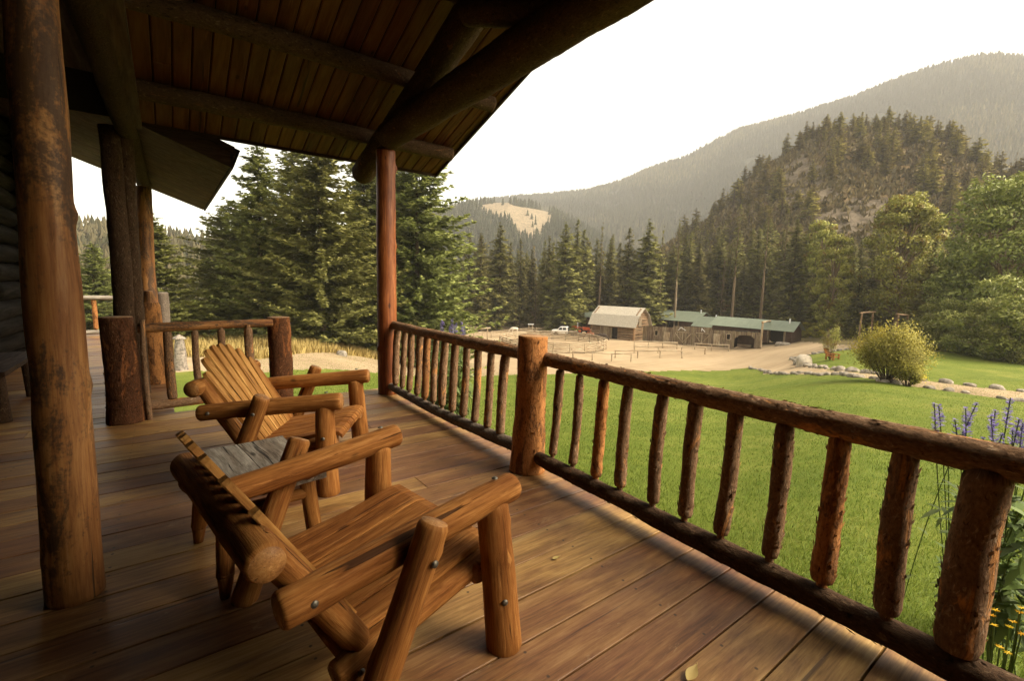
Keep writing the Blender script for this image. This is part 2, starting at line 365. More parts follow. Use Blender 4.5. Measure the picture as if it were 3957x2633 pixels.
k = N(nt, 'HueSaturation'); nt.links.new(col, k.inputs['Color']); nt.links.new(mth(nt, 'ADD', mth(nt, 'MULTIPLY', t, .6), .7), k.inputs['Value']); nt.links.new(mth(nt, 'ADD', mth(nt, 'MULTIPLY', t, .025), .488), k.inputs['Hue'])
crack = ramp(nt, noise(nt, coords(nt, 'lc', (1, 1, .02)), 30, 2, .4), [(.25, (1, 1, 1)), (.285, (0, 0, 0))])
sp = N(nt, 'SeparateXYZ'); nt.links.new(N(nt, 'NewGeometry').outputs['Position'], sp.inputs[0])
def near(v, period, at):      # distance to the nearest multiple of period
    q = mth(nt, 'SUBTRACT', v, at - 40 * period); q = mth(nt, 'MODULO', q, period); return mth(nt, 'MINIMUM', q, mth(nt, 'SUBTRACT', period, q))
dx = near(sp.outputs[0], .61, .35); dy = mth(nt, 'MINIMUM', near(sp.outputs[1], .195, 2.174 + .035), near(sp.outputs[1], .195, 2.174 + .16))
dist = mth(nt, 'SQRT', mth(nt, 'ADD', mth(nt, 'MULTIPLY', dx, dx), mth(nt, 'MULTIPLY', dy, dy))); nail = ramp(nt, dist, [(.004, (1, 1, 1)), (.0062, (0, 0, 0))])
scuff = ramp(nt, noise(nt, coords(nt, 'lc', (1, 1, .3)), 14, 8, .75, 1.5), [(.6, (0, 0, 0)), (.68, (.5, .5, .5))])
cf = mixc(nt, scuff, mixc(nt, mth(nt, 'MULTIPLY', crack, .7), k.outputs[0], (.04, .02, .012)), (.33, .22, .11))
nt.links.new(mixc(nt, mth(nt, 'MULTIPLY', nail, .85), cf, (.03, .02, .014)), b.inputs['Base Color'])
nt.links.new(ramp(nt, wear, [(.3, (.4, .4, .4)), (.7, (.62, .62, .62))]), b.inputs['Roughness'])
bump(nt, b, mth(nt, 'SUBTRACT', f, crack), .5, .0015)
MT['deck'] = m
# ground covers
m, nt, b = mat('lawn_turf', .9, .1)
cp = coords(nt, None)
n1 = noise(nt, cp, .25, 3, .6); n2 = noise(nt, cp, 2.2, 4, .65); n3 = noise(nt, cp, 40, 3, .7)
col = ramp(nt, mth(nt, 'ADD', mth(nt, 'MULTIPLY', n1, .4), mth(nt, 'ADD', mth(nt, 'MULTIPLY', n2, .35), mth(nt, 'MULTIPLY', n3, .25))), [(.36, (.07, .10, .013)), (.5, (.12, .148, .02)), (.62, (.18, .187, .038))])
nt.links.new(col, b.inputs['Base Color']); bump(nt, b, mth(nt, 'ADD', n3, n2), .8, .04); MT['lawn'] = m
m, nt, b = mat('packed_dirt', .95, .1)
n1 = noise(nt, coords(nt, None, (.06, .06, .06)), 1.2, 4, .6, .6); n2 = noise(nt, cp if False else coords(nt, None), .9, 5, .65); n3 = noise(nt, coords(nt, None, (.05, 1.1, .5)), 1.0, 5, .65, .5)
col = ramp(nt, mth(nt, 'ADD', mth(nt, 'MULTIPLY', n1, .5), mth(nt, 'ADD', mth(nt, 'MULTIPLY', n2, .15), mth(nt, 'MULTIPLY', n3, .35))), [(.36, (.21, .15, .09)), (.5, (.31, .23, .14)), (.64, (.38, .29, .185))])
nt.links.new(col, b.inputs['Base Color']); bump(nt, b, n2, .5, .05); MT['dirt'] = m
m, nt, b = mat('dry_pasture', .95, .1)
n1 = noise(nt, coords(nt, None), .12, 4, .6); n2 = noise(nt, coords(nt, None), 1.3, 4, .7)
col = ramp(nt, mth(nt, 'ADD', mth(nt, 'MULTIPLY', n1, .5), mth(nt, 'MULTIPLY', n2, .5)), [(.35, (.13, .10, .04)), (.5, (.26, .19, .08)), (.66, (.34, .26, .13))])
nt.links.new(col, b.inputs['Base Color']); bump(nt, b, n2, .6, .08); MT['dry'] = m
m, nt, b = mat('forest_floor', .95, .1)
n1 = noise(nt, coords(nt, None), .09, 4, .6); n2 = noise(nt, coords(nt, None), 1.1, 4, .7)
col = ramp(nt, mth(nt, 'ADD', mth(nt, 'MULTIPLY', n1, .5), mth(nt, 'MULTIPLY', n2, .5)), [(.35, (.06, .05, .022)), (.5, (.12, .095, .04)), (.66, (.19, .15, .07))])
nt.links.new(col, b.inputs['Base Color']); MT['floor'] = m
def hill_mat(name, lo, mid, hi, rock=None, sc_=1.0):
    m, nt, b = mat(name, .95, .05)
    n1 = noise(nt, coords(nt, None), .05 * sc_, 5, .65); n2 = noise(nt, coords(nt, None), .35 * sc_, 4, .7)
    f = mth(nt, 'ADD', mth(nt, 'MULTIPLY', n1, .5), mth(nt, 'MULTIPLY', n2, .5))
    col = ramp(nt, f, [(.36, lo), (.5, mid), (.64, hi)])
    if rock:
        t = N(nt, 'Attribute', attribute_name='tone').outputs['Fac']
        rn = noise(nt, coords(nt, None, (1, 1, .45)), .3, 5, .75, 1.0)
        rc = ramp(nt, rn, [(.36, tuple(x * .3 for x in rock)), (.52, tuple(x * .75 for x in rock)), (.66, rock)])
        col = mixc(nt, ramp(nt, mth(nt, 'ADD', t, mth(nt, 'MULTIPLY', n2, .5)), [(.68, (0, 0, 0)), (.86, (1, 1, 1))]), col, rc)
    nt.links.new(col, b.inputs['Base Color']); bump(nt, b, f, .6, 2.5); return m
MT['knoll'] = hill_mat('brushy_knoll', (.06, .046, .022), (.13, .088, .042), (.19, .13, .066), (.18, .145, .105))
MT['mtn'] = hill_mat('forested_mountain', (.018, .024, .014), (.035, .04, .024), (.075, .065, .04), None, .3)
MT['foothill'] = hill_mat('grassy_foothill', (.03, .035, .015), (.05, .05, .022), (.07, .06, .03), (.29, .23, .15), .5)
# foliage
MT['fir'] = leaf_mat('fir_needles', (.07, .078, .018), (.22, .225, .055), (.35, .335, .1), .3, .6, .25)
MT['conifer'] = leaf_mat('conifer_needles', (.06, .058, .017), (.2, .18, .048), (.3, .26, .08), .25, .7, .45)
MT['pine_far'] = leaf_mat('far_needles', (.016, .021, .009), (.05, .05, .021), (.115, .095, .044), 0, .8, .5)
MT['knollpine'] = leaf_mat('knoll_needles', (.085, .07, .018), (.26, .205, .046), (.37, .29, .08), .25, .7, .55)
MT['deadtree'] = leaf_mat('rusty_needles', (.09, .06, .028), (.2, .13, .06), (.29, .2, .1), 0, .8, .4)
MT['cotton'] = leaf_mat('cottonwood_leaves', (.13, .14, .024), (.34, .33, .06), (.52, .49, .17), .3, .5, .25, (.2, .13, .02))
MT['cotton_dark'] = leaf_mat('dark_cottonwood_leaves', (.085, .105, .02), (.26, .265, .055), (.5, .47, .19), .2, .5, .2)
MT['bushleaf'] = leaf_mat('bush_leaves', (.15, .145, .026), (.34, .31, .055), (.52, .45, .09), .3, .6, .2, (.6, .47, .04))
MT['plantleaf'] = leaf_mat('plant_leaves', (.06, .09, .02), (.13, .175, .045), (.24, .28, .1), .2, .5, .2)
MT['blade'] = leaf_mat('grass_blades', (.082, .127, .014), (.15, .195, .024), (.235, .255, .052), .3, .55, .0)
MT['hay'] = leaf_mat('dry_grass', (.36, .25, .08), (.54, .40, .145), (.66, .52, .24), .25, .7, .0)
MT['shrub'] = leaf_mat('brush_leaves', (.05, .037, .016), (.115, .078, .034), (.185, .125, .055), 0, .8, .3)
MT['trunk'] = bark_mat('tree_bark', (.03, .022, .015), (.09, .065, .042), (.16, .09, .05), (.2, .16, .11), .3, .12)
MT['trunk_pale'] = bark_mat('pale_bark', (.09, .07, .045), (.19, .14, .09), (.24, .16, .095), (.28, .22, .155), .3, .12)
MT['salvia'] = leaf_mat('salvia_flowers', (.13, .1, .33), (.24, .19, .5), (.36, .3, .62), .2, .6, .2)
MT['yellow'] = leaf_mat('yellow_petals', (.6, .32, .01), (.75, .45, .015), (.8, .55, .05), .2, .5, .1)
MT['rock'] = flat_mat('field_stone', (.22, .19, .15), .9, .15, 0, .55, 3.5)
MT['boulder'] = flat_mat('pale_boulder', (.42, .36, .28), .9, .15, 0, .35, 1.5)
MT['oldlog'] = wood_mat('old_barn_logs', (.14, .09, .05), (.25, .17, .1), (.35, .25, .155), .9, .25, .1, bumpd=.01)
MT['oldplank'] = wood_mat('old_planks', (.1, .08, .055), (.2, .155, .105), (.3, .24, .165), .9, .3, .1, randv=.5, bumpd=.01)
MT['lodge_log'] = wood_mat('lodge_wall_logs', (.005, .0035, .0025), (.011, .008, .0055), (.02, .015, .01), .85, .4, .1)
MT['shake'] = wood_mat('cedar_shakes', (.42, .36, .27), (.56, .5, .4), (.66, .6, .49), .9, .5, .1, randv=.3, bumpd=.01)
MT['shake'] = flat_mat('grey_shakes', (.37, .33, .265), .9, .1, 0, .3, 7, 'lc')
MT['green_roof'] = flat_mat('green_metal_roof', (.19, .22, .16), .5, .4, .2, .08, .8)
MT['brown_wall'] = flat_mat('brown_siding', (.055, .03, .02), .85, .2, 0, .3, 1.5)
MT['fence'] = wood_mat('fence_rails', (.22, .17, .11), (.38, .31, .21), (.5, .42, .3), .9, .4, .1)
MT['white'] = flat_mat('white_paint', (.7, .69, .66), .35, .5, 0, .05, 2)
MT['orange'] = flat_mat('orange_paint', (.62, .11, .02), .4, .5, 0, .1, 2)
MT['black'] = flat_mat('black_rubber', (.02, .02, .02), .8, .3, 0, .2, 5)
MT['glass'] = flat_mat('dark_glass', (.03, .035, .04), .1, .6, 0, .1, 2)
MT['horse_dark'] = flat_mat('dark_bay_coat', (.03, .018, .012), .6, .3, 0, .3, 2)
MT['horse_bay'] = flat_mat('bay_coat', (.16, .06, .025), .6, .3, 0, .3, 2)
MT['horse_white'] = flat_mat('white_coat', (.6, .55, .45), .7, .3, 0, .12, 2)
MT['stone'] = flat_mat('stacked_stone', (.2, .17, .14), .9, .2, 0, .6, 9)
MT['leaf_dry'] = leaf_mat('fallen_leaf', (.36, .25, .09), (.48, .35, .14), (.56, .43, .2), .1, .6, .2)
BK = [MT['bark'], MT['endgrain']]; BR = [MT['bark_red'], MT['endgrain']]; PL = [MT['peeled'], MT['endgrain']]; BD = [MT['bark_dark'], MT['endgrain']]; CH = [MT['chair'], MT['chair_end']]
# ---------------------------------------------------------------- the lodge and its porch
lodge = empty('log_lodge', (0, 0, 0), 0, 'dark log lodge whose gabled board-ceilinged porch roof frames the view', 'lodge')
BW = .195
def boards(mb, x0, x1, y0, y1, phase, z1=0.0, th=.038, joints=True):
    k0 = math.ceil((y0 - phase) / BW) - 1; k = k0
    while phase + k * BW < y1 - .02:
        a = max(y0, phase + k * BW + .0042); bnd = min(y1, phase + (k + 1) * BW - .0042); k += 1
        if bnd - a < .02: continue
        xs = [x0 + .0, x1 + random.uniform(-.006, .006)]
        if joints and random.random() < .12: xs.insert(1, random.uniform(x0 + .6, x1 - .6))
        for i in range(len(xs) - 1):
            dz = random.uniform(-.002, .002)
            mb.box((xs[i] + (.0015 if i else 0), a, z1 - th), (xs[i + 1] - .0015, bnd, z1 + dz), 0, 0, random.random(), bev=.0018)
PH = 2.174
mb = MB(); boards(mb, -1.62, 2.13, -2.6, 5.37, PH); boards(mb, -3.4, .02, 5.373, 13.45, PH)
mb.build('porch_deck', MT['deck'], lodge)
mb = MB(); mb.box((-1.6, -2.6, -.13), (2.06, 5.3, -.06), 0); mb.box((-3.4, 5.31, -.13), (-.03, 13.4, -.06), 0)
mb.build('deck_underside', MT['dark'], lodge)
mb = MB(); mb.box((2.075, -2.6, -.9), (2.1, 5.33, -.042), 1); mb.box((.04, 5.335, -.9), (2.1, 5.355, -.042), 0); mb.box((-.02, 5.36, -1.2), (.005, 13.42, -.042), 1); mb.box((-3.4, 13.42, -1.2), (.005, 13.44, -.042), 0)
mb.build('deck_skirt', MT['trim'], lodge)
# posts
def post(x, y, z1, r, mats, seed, parent=lodge, z0=0.0, name='porch_post', **k):
    return log_obj(name, (x, y, z0), (x, y, z1), r, mat=mats, parent=parent, na=k.pop('na', 36), dl=k.pop('dl', .022), seed=seed, dome=.03, **k)
# big peeled post; bark left on its foot and shaded side
mb = MB(); add_log(mb, (-.355, 2.45, 0), (-.315, 2.45, 2.78), .088, .072, na=36, dl=.022, amp=.05, fine=.012, bend=.004, knots=6, flare=.06, seed=41, dome=.03, emat=1)
mb.build('porch_post', [MT['peeled'], MT['endgrain'], MT['bark_old']], lodge, smooth=True)
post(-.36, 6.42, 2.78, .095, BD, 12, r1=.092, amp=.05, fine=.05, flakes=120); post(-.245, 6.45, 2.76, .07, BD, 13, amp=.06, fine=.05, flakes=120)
post(-.17, 9.2, 2.62, .115, PL, 14, r1=.1, amp=.05, fine=.03, flakes=60)
post(2.02, 5.09, 2.70, .108, [MT['peeled_red'], MT['endgrain']], 15, r1=.103, amp=.03, fine=.015, bend=.002, knots=5)
post(2.02, -1.6, 2.70, .108, [MT['peeled_red'], MT['endgrain']], 16, amp=.03, fine=.015, dl=.05)
# beams of the gable truss and the purlins
BMS = [MT['bark_beam'], MT['endgrain']]
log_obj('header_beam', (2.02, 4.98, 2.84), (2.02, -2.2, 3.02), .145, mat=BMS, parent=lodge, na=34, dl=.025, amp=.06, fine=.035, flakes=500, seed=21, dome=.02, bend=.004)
def roofz(y): return 3.03 - .34 * (abs(y - .6) + .6 - 5.5)
rz = lambda y: roofz(y) - .33
log_obj('rafter', (2.02, 5.83, rz(5.83)), (2.02, .6, rz(.6)), .13, mat=BMS, parent=lodge, na=30, dl=.03, amp=.06, fine=.035, flakes=300, seed=22, dome=.35)
log_obj('rafter', (2.02, -2.2, rz(-2.2)), (2.02, .55, rz(.55)), .13, mat=BMS, parent=lodge, na=16, dl=.1, seed=23)
log_obj('truss_brace', (2.02, 3.35, rz(3.35) - .05), (2.02, 2.35, 2.95), .1, mat=BMS, parent=lodge, na=26, dl=.03, amp=.06, fine=.03, flakes=120, seed=24)
log_obj('truss_brace', (2.02, .6, 2.98), (2.02, .6, rz(.6)), .11, mat=BMS, parent=lodge, na=20, dl=.05, seed=25)
for i, y in enumerate((5.5, 4.52, 3.52, 2.52, 1.5, .6, -.7, -2)):
    z = roofz(y) - .1
    log_obj('purlin', (-.15, y, z), (3.06 + .03 * math.sin(i * 5), y + .01, z), .083, mat=PL if i < 2 and False else BMS, parent=lodge, na=24, dl=.03, amp=.05, fine=.03, flakes=160 if i < 4 else 0, seed=30 + i, dome=.06, bend=.003)
# plank ceiling, both slopes, and what lies on it
mb = MB(); x = -.12
while x < 3.16:
    for s in (1, -1):
        ya, yb = (.6, 6.15) if s == 1 else (.6, -2.6)
        n = 3 if s == 1 else 1
        ln = math.hypot(yb - ya, roofz(yb) - roofz(ya))
        d = np.array([0, yb - ya, roofz(yb) - roofz(ya)]) / ln
        T = (np.array([[1, 0, 0], [0, d[1], -d[2] * s], [0, d[2], d[1] * s]]), np.array([x, ya, roofz(ya)]))
        cuts = sorted([0, ln] + ([random.uniform(.8, ln - .8)] if random.random() < .3 else []))
        for a, bq in zip(cuts[:-1], cuts[1:]):
            mb.box((.003, a, 0), (.136, bq, .02), 1, 0, random.random(), T, .009)
    x += .139
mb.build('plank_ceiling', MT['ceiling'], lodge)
mb = MB()
def slab(mb, pts, th, mat=0):
    pts = np.array(pts, float); n = np.cross(pts[1] - pts[0], pts[2] - pts[0]); n /= np.linalg.norm(n)
    if n[2] < 0: n = -n
    V = np.concatenate([pts, pts + n * th]); mb.add(V, [(3, 2, 1, 0), (4, 5, 6, 7), (0, 1, 5, 4), (1, 2, 6, 5), (2, 3, 7, 6), (3, 0, 4, 7)], None, mat)
for yb in (6.19, -2.64):
    slab(mb, [(-1.9, .6, roofz(.6) + .026), (3.2, .6, roofz(.6) + .026), (3.2, yb, roofz(yb) + .026), (-1.9, yb, roofz(yb) + .026)], .07)
mb.build('porch_roof', MT['dark'], lodge)
mb = MB()      # thin fascia along eave and rake
mb.box((-.1, 6.152, roofz(6.15) - .03), (3.165, 6.178, roofz(6.15) + .09), 0)
for yb in (6.18, -2.62):
    slab(mb, [(3.167, .6, roofz(.6) - .03), (3.192, .6, roofz(.6) - .03), (3.192, yb, roofz(yb) - .03), (3.167, yb, roofz(yb) - .03)], .125)
mb.build('fascia_board', MT['trim'], lodge)
# long porch roof of the main house: plate log, soffit, rake fascia
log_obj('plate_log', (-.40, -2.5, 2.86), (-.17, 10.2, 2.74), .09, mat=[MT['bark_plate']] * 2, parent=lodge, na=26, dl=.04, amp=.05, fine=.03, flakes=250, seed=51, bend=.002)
sof = lambda x: 2.53 - .37 * (x - .6)
mb = MB(); y = 6.22
while y < 10.5:
    slab(mb, [(-1.9, y, sof(-1.9)), (.655, y, sof(.655)), (.655, min(10.5, y + .3), sof(.655)), (-1.9, min(10.5, y + .3), sof(-1.9))], .02); mb.c[-1][:] = random.random(); mb.lc[-1] = mb.lc[-1][:, [1, 2, 0]]
    y += .304
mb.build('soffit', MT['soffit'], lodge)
mb = MB(); slab(mb, [(-1.9, 6.2, sof(-1.9) + .024), (.7, 6.2, sof(.7) + .024), (.7, 10.6, sof(.7) + .024), (-1.9, 10.6, sof(-1.9) + .024)], .2); mb.build('eave_roof', MT['dark'], lodge)
mb = MB()
slab(mb, [(-1.9, 6.17, sof(-1.9) - .005), (.665, 6.17, sof(.665) - .005), (.665, 6.197, sof(.665) - .005), (-1.9, 6.197, sof(-1.9) - .005)], .2)
slab(mb, [(-1.9, 6.15, sof(-1.9) + .17), (.69, 6.15, sof(.69) + .17), (.69, 6.168, sof(.69) + .17), (-1.9, 6.168, sof(-1.9) + .17)], .06)
mb.box((.667, 6.17, sof(.67) - .01), (.69, 10.52, sof(.67) + .17), 1)
mb.lc = [l[:, [1, 2, 0]] for l in mb.lc]
mb.build('rake_board', MT['trim'], lodge)
mb = MB()      # boarded wall above the plate, closing the gable off from the main roof
yy = -2.6
while yy < 6.15:
    mb.box((-.16, yy + .003, 2.80), (-.125, min(6.14, yy + .17), roofz(yy + .08) - .02), 2, 0, random.random()); yy += .172
mb.build('gable_board_wall', MT['trim'], lodge)
mb = MB(); mb.box((-.2, -2.6, 2.74), (-.09, 6.14, 2.80), 1); mb.build('ledger_board', MT['soffit'], lodge)
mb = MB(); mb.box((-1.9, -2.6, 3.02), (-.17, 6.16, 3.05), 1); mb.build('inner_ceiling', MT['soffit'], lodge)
# house wall of stacked logs with a window band
for i in range(14):
    z = .12 + i * .235
    segs = [(-2.6, 9.4)] if not 4 <= i <= 8 else [(-2.6, 1.2), (4.2, 6.4), (8.0, 9.4)]
    for a, bq in segs:
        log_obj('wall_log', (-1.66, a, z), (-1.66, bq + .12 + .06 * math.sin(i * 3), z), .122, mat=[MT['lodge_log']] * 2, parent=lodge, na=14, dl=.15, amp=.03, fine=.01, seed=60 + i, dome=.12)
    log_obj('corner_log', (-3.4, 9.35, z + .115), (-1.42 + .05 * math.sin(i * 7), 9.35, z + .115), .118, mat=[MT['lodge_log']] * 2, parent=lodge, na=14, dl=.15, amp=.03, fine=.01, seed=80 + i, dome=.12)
def window(x, y0, y1, z0, z1):
    mb = MB()
    for lo, hi in (((x, y0, z0), (x + .06, y1, z0 + .09)), ((x, y0, z1 - .09), (x + .06, y1, z1)), ((x, y0, z0 + .09), (x + .06, y0 + .09, z1 - .09)), ((x, y1 - .09, z0 + .09), (x + .06, y1, z1 - .09))): mb.box(lo, hi, 1)
    fr = mb.build('window', MT['trim'], lodge)
    mb = MB(); mb.box((x + .015, y0 + .09, z0 + .09), (x + .025, y1 - .09, z1 - .09)); mb.build('pane', MT['glass'], fr)
window(-1.66, 1.25, 4.15, .95, 2.2); window(-1.66, 6.45, 7.95, .95, 2.2)
mb = MB(); mb.box((-3.4, -2.6, 0), (-1.72, 9.25, 3.5)); mb.build('wall_core', MT['dark'], lodge)
mb = MB(); mb.box((-3.4, -2.75, 0), (2.0, -2.65, 4.2), 0); mb.build('rear_wall', MT['lodge_log'], lodge)
# ---------------------------------------------------------------- log railings
def tenon(mb, p0, p1, r, seed, fl, mats=0, na=20, dl=.018):
    """upright spindle with whittled ends"""
    p0 = np.array(p0, float); p1 = np.array(p1, float); d = (p1 - p0) / np.linalg.norm(p1 - p0)
    add_log(mb, p0 + d * .03, p1 - d * .03, r, r * random.uniform(.88, 1.05), na=na, dl=dl, amp=.09, fine=.06, bend=.012, seed=seed, flakes=fl, dome=.55, emat=0)
    add_log(mb, p0 - d * .02, p1 + d * .02, r * .5, na=8, dl=.3, amp=.02, emat=0, seed=seed + 1)
def top_c(y): return np.array([2.065, y, .785])
rail1 = empty('log_railing', (2.05, 1.2, 0), 0, 'near bark-covered log railing running to the right edge, with one extra thick upright', 'railing', 'log railings round the porch')
def off(p, o): return np.array(p) - np.array(o.location)
def child_log(name, p0, p1, r0, r1, mats, o, **k): return log_obj(name, off(p0, o), off(p1, o), r0, r1, mat=mats, parent=o, **k)
child_log('top_rail', (2.07, 2.42, .792), (2.075, -.9, .79), .046, .056, BK, rail1, na=30, dl=.018, amp=.07, fine=.05, flakes=900, seed=101, bend=.004)
child_log('bottom_rail', (2.0, 2.40, .115), (2.03, -.9, .09), .045, .058, BD, rail1, na=28, dl=.018, amp=.08, fine=.05, flakes=520, seed=102, bend=.004)
ys = [2.22, 2.04, 1.84, 1.66, 1.43, 1.24, 1.04, .83, .63, .43, .225, .0, -.2, -.4, -.6]
for i, y in enumerate(ys):
    r = [.028, .028, .036, .034, .034, .034, .036, .037, .041, .043, .062, .04, .04, .04, .04][i]
    mb = MB(); tenon(mb, off((2.025 + .006 * math.sin(i * 9), y + random.uniform(-.012, .012), .155 if i < 10 else .145), rail1), off((2.06, y, .755), rail1), r, 110 + i, int(70 + 1700 * r) if i < 11 else 0)
    mb.build('baluster', BK if i not in (2, 8) else BR, rail1, smooth=True)
rail2 = empty('log_railing', (2.04, 3.7, 0), 0, 'bark-covered log railing between the round middle post and the tall corner post', 'railing', 'log railings round the porch')
child_log('post', (1.99, 2.45, 0), (2.015, 2.46, .945), .112, .1, BR, rail2, na=40, dl=.018, amp=.05, fine=.03, flakes=420, seed=131, dome=.03, flare=.12)
child_log('top_rail', (2.06, 5.0, .80), (2.06, 2.55, .80), .045, .052, BK, rail2, na=24, dl=.02, amp=.08, fine=.04, flakes=350, seed=132)
child_log('bottom_rail', (2.02, 5.0, .10), (2.02, 2.55, .115), .04, .05, [MT['bark_old'], MT['endgrain']], rail2, na=22, dl=.02, amp=.08, fine=.05, flakes=350, seed=133)
for i, y in enumerate([4.86, 4.68, 4.5, 4.31, 4.13, 3.95, 3.77, 3.58, 3.39, 3.2, 3.01, 2.83]):
    mb = MB(); tenon(mb, off((2.02, y, .14), rail2), off((2.05, y + random.uniform(-.012, .012), .765), rail2), random.uniform(.03, .038), 140 + i, 70, na=16, dl=.03)
    mb.build('baluster', PL if i == 4 else BK, rail2, smooth=True)
MO = [MT['bark_mottled'], MT['endgrain']]
rail3 = empty('log_railing', (.2, 5.25, 0), 0, 'short log railing behind the far chair, set between two thick round posts', 'railing', 'log railings round the porch')
child_log('post', (-.33, 5.25, 0), (-.345, 5.25, .93), .13, .115, MO, rail3, na=38, dl=.02, amp=.04, fine=.04, flakes=420, seed=161, dome=.03, flare=.1)
child_log('post', (.955, 5.42, -.2), (.955, 5.42, .885), .115, .11, MO, rail3, na=34, dl=.022, amp=.04, fine=.04, flakes=400, seed=162, dome=.03)
child_log('top_rail', (-.2, 5.25, .825), (.87, 5.33, .835), .042, .04, PL, rail3, na=20, dl=.03, amp=.05, fine=.03, flakes=60, seed=163)
child_log('bottom_rail', (-.2, 5.25, .12), (.87, 5.33, .13), .042, .04, BK, rail3, na=20, dl=.03, amp=.07, fine=.03, flakes=100, seed=164)
child_log('stake', (-.165, 5.2, 0), (-.17, 5.2, .9), .022, .02, BK, rail3, na=12, dl=.04, seed=165)
for i, x in enumerate((.01, .22, .43, .66)):
    mb = MB(); tenon(mb, off((x, 5.27 + .04 * i * .4, .15), rail3), off((x - .01, 5.27, .8), rail3), (.04, .032, .034, .04)[i], 170 + i, 40, na=16, dl=.03); mb.build('baluster', BK, rail3, smooth=True)
rail4 = empty('log_railing', (-1, 13.2, 0), 0, 'distant grey log railing closing off the far end of the porch', 'railing', 'log railings round the porch')
child_log('post', (-.03, 12.4, 0), (-.03, 12.4, .93), .1, .1, [MT['bark_old'], MT['grey_wood']], rail4, na=20, dl=.05, seed=181, dome=.03)
child_log('top_rail', (-3.3, 13.0, .79), (.0, 13.0, .79), .05, .045, [MT['grey_wood']] * 2, rail4, na=14, dl=.1, seed=182)
child_log('top_rail', (-.03, 13.0, .79), (-.03, 12.48, .83), .045, .045, [MT['grey_wood']] * 2, rail4, na=14, dl=.1, seed=188)
child_log('bottom_rail', (-3.3, 13.0, .1), (.0, 13.0, .1), .05, .045, [MT['grey_wood']] * 2, rail4, na=14, dl=.1, seed=183)
for i in range(8):
    mb = MB(); tenon(mb, off((-.45 - i * .37, 13, .13), rail4), off((-.45 - i * .37, 13, .76), rail4), .042, 184 + i, 20, na=12, dl=.06); mb.build('baluster', BR, rail4, smooth=True)
stub = empty('stub_post', (-.13, 7.02, 0), 0, 'short red-barked stub post with a whittled top just behind the thick railing post', 'post')
log_obj('trunk', (0, 0, 0), (-.02, 0, .93), .135, .1, mat=BR, parent=stub, na=30, dl=.025, amp=.06, fine=.04, flakes=220, seed=191, dome=.4, flare=.15)
log_obj('carved_top', (-.02, 0, .9), (-.02, -.01, 1.08), .075, .05, mat=PL, parent=stub, na=20, dl=.03, amp=.15, fine=.03, seed=192, dome=.6)
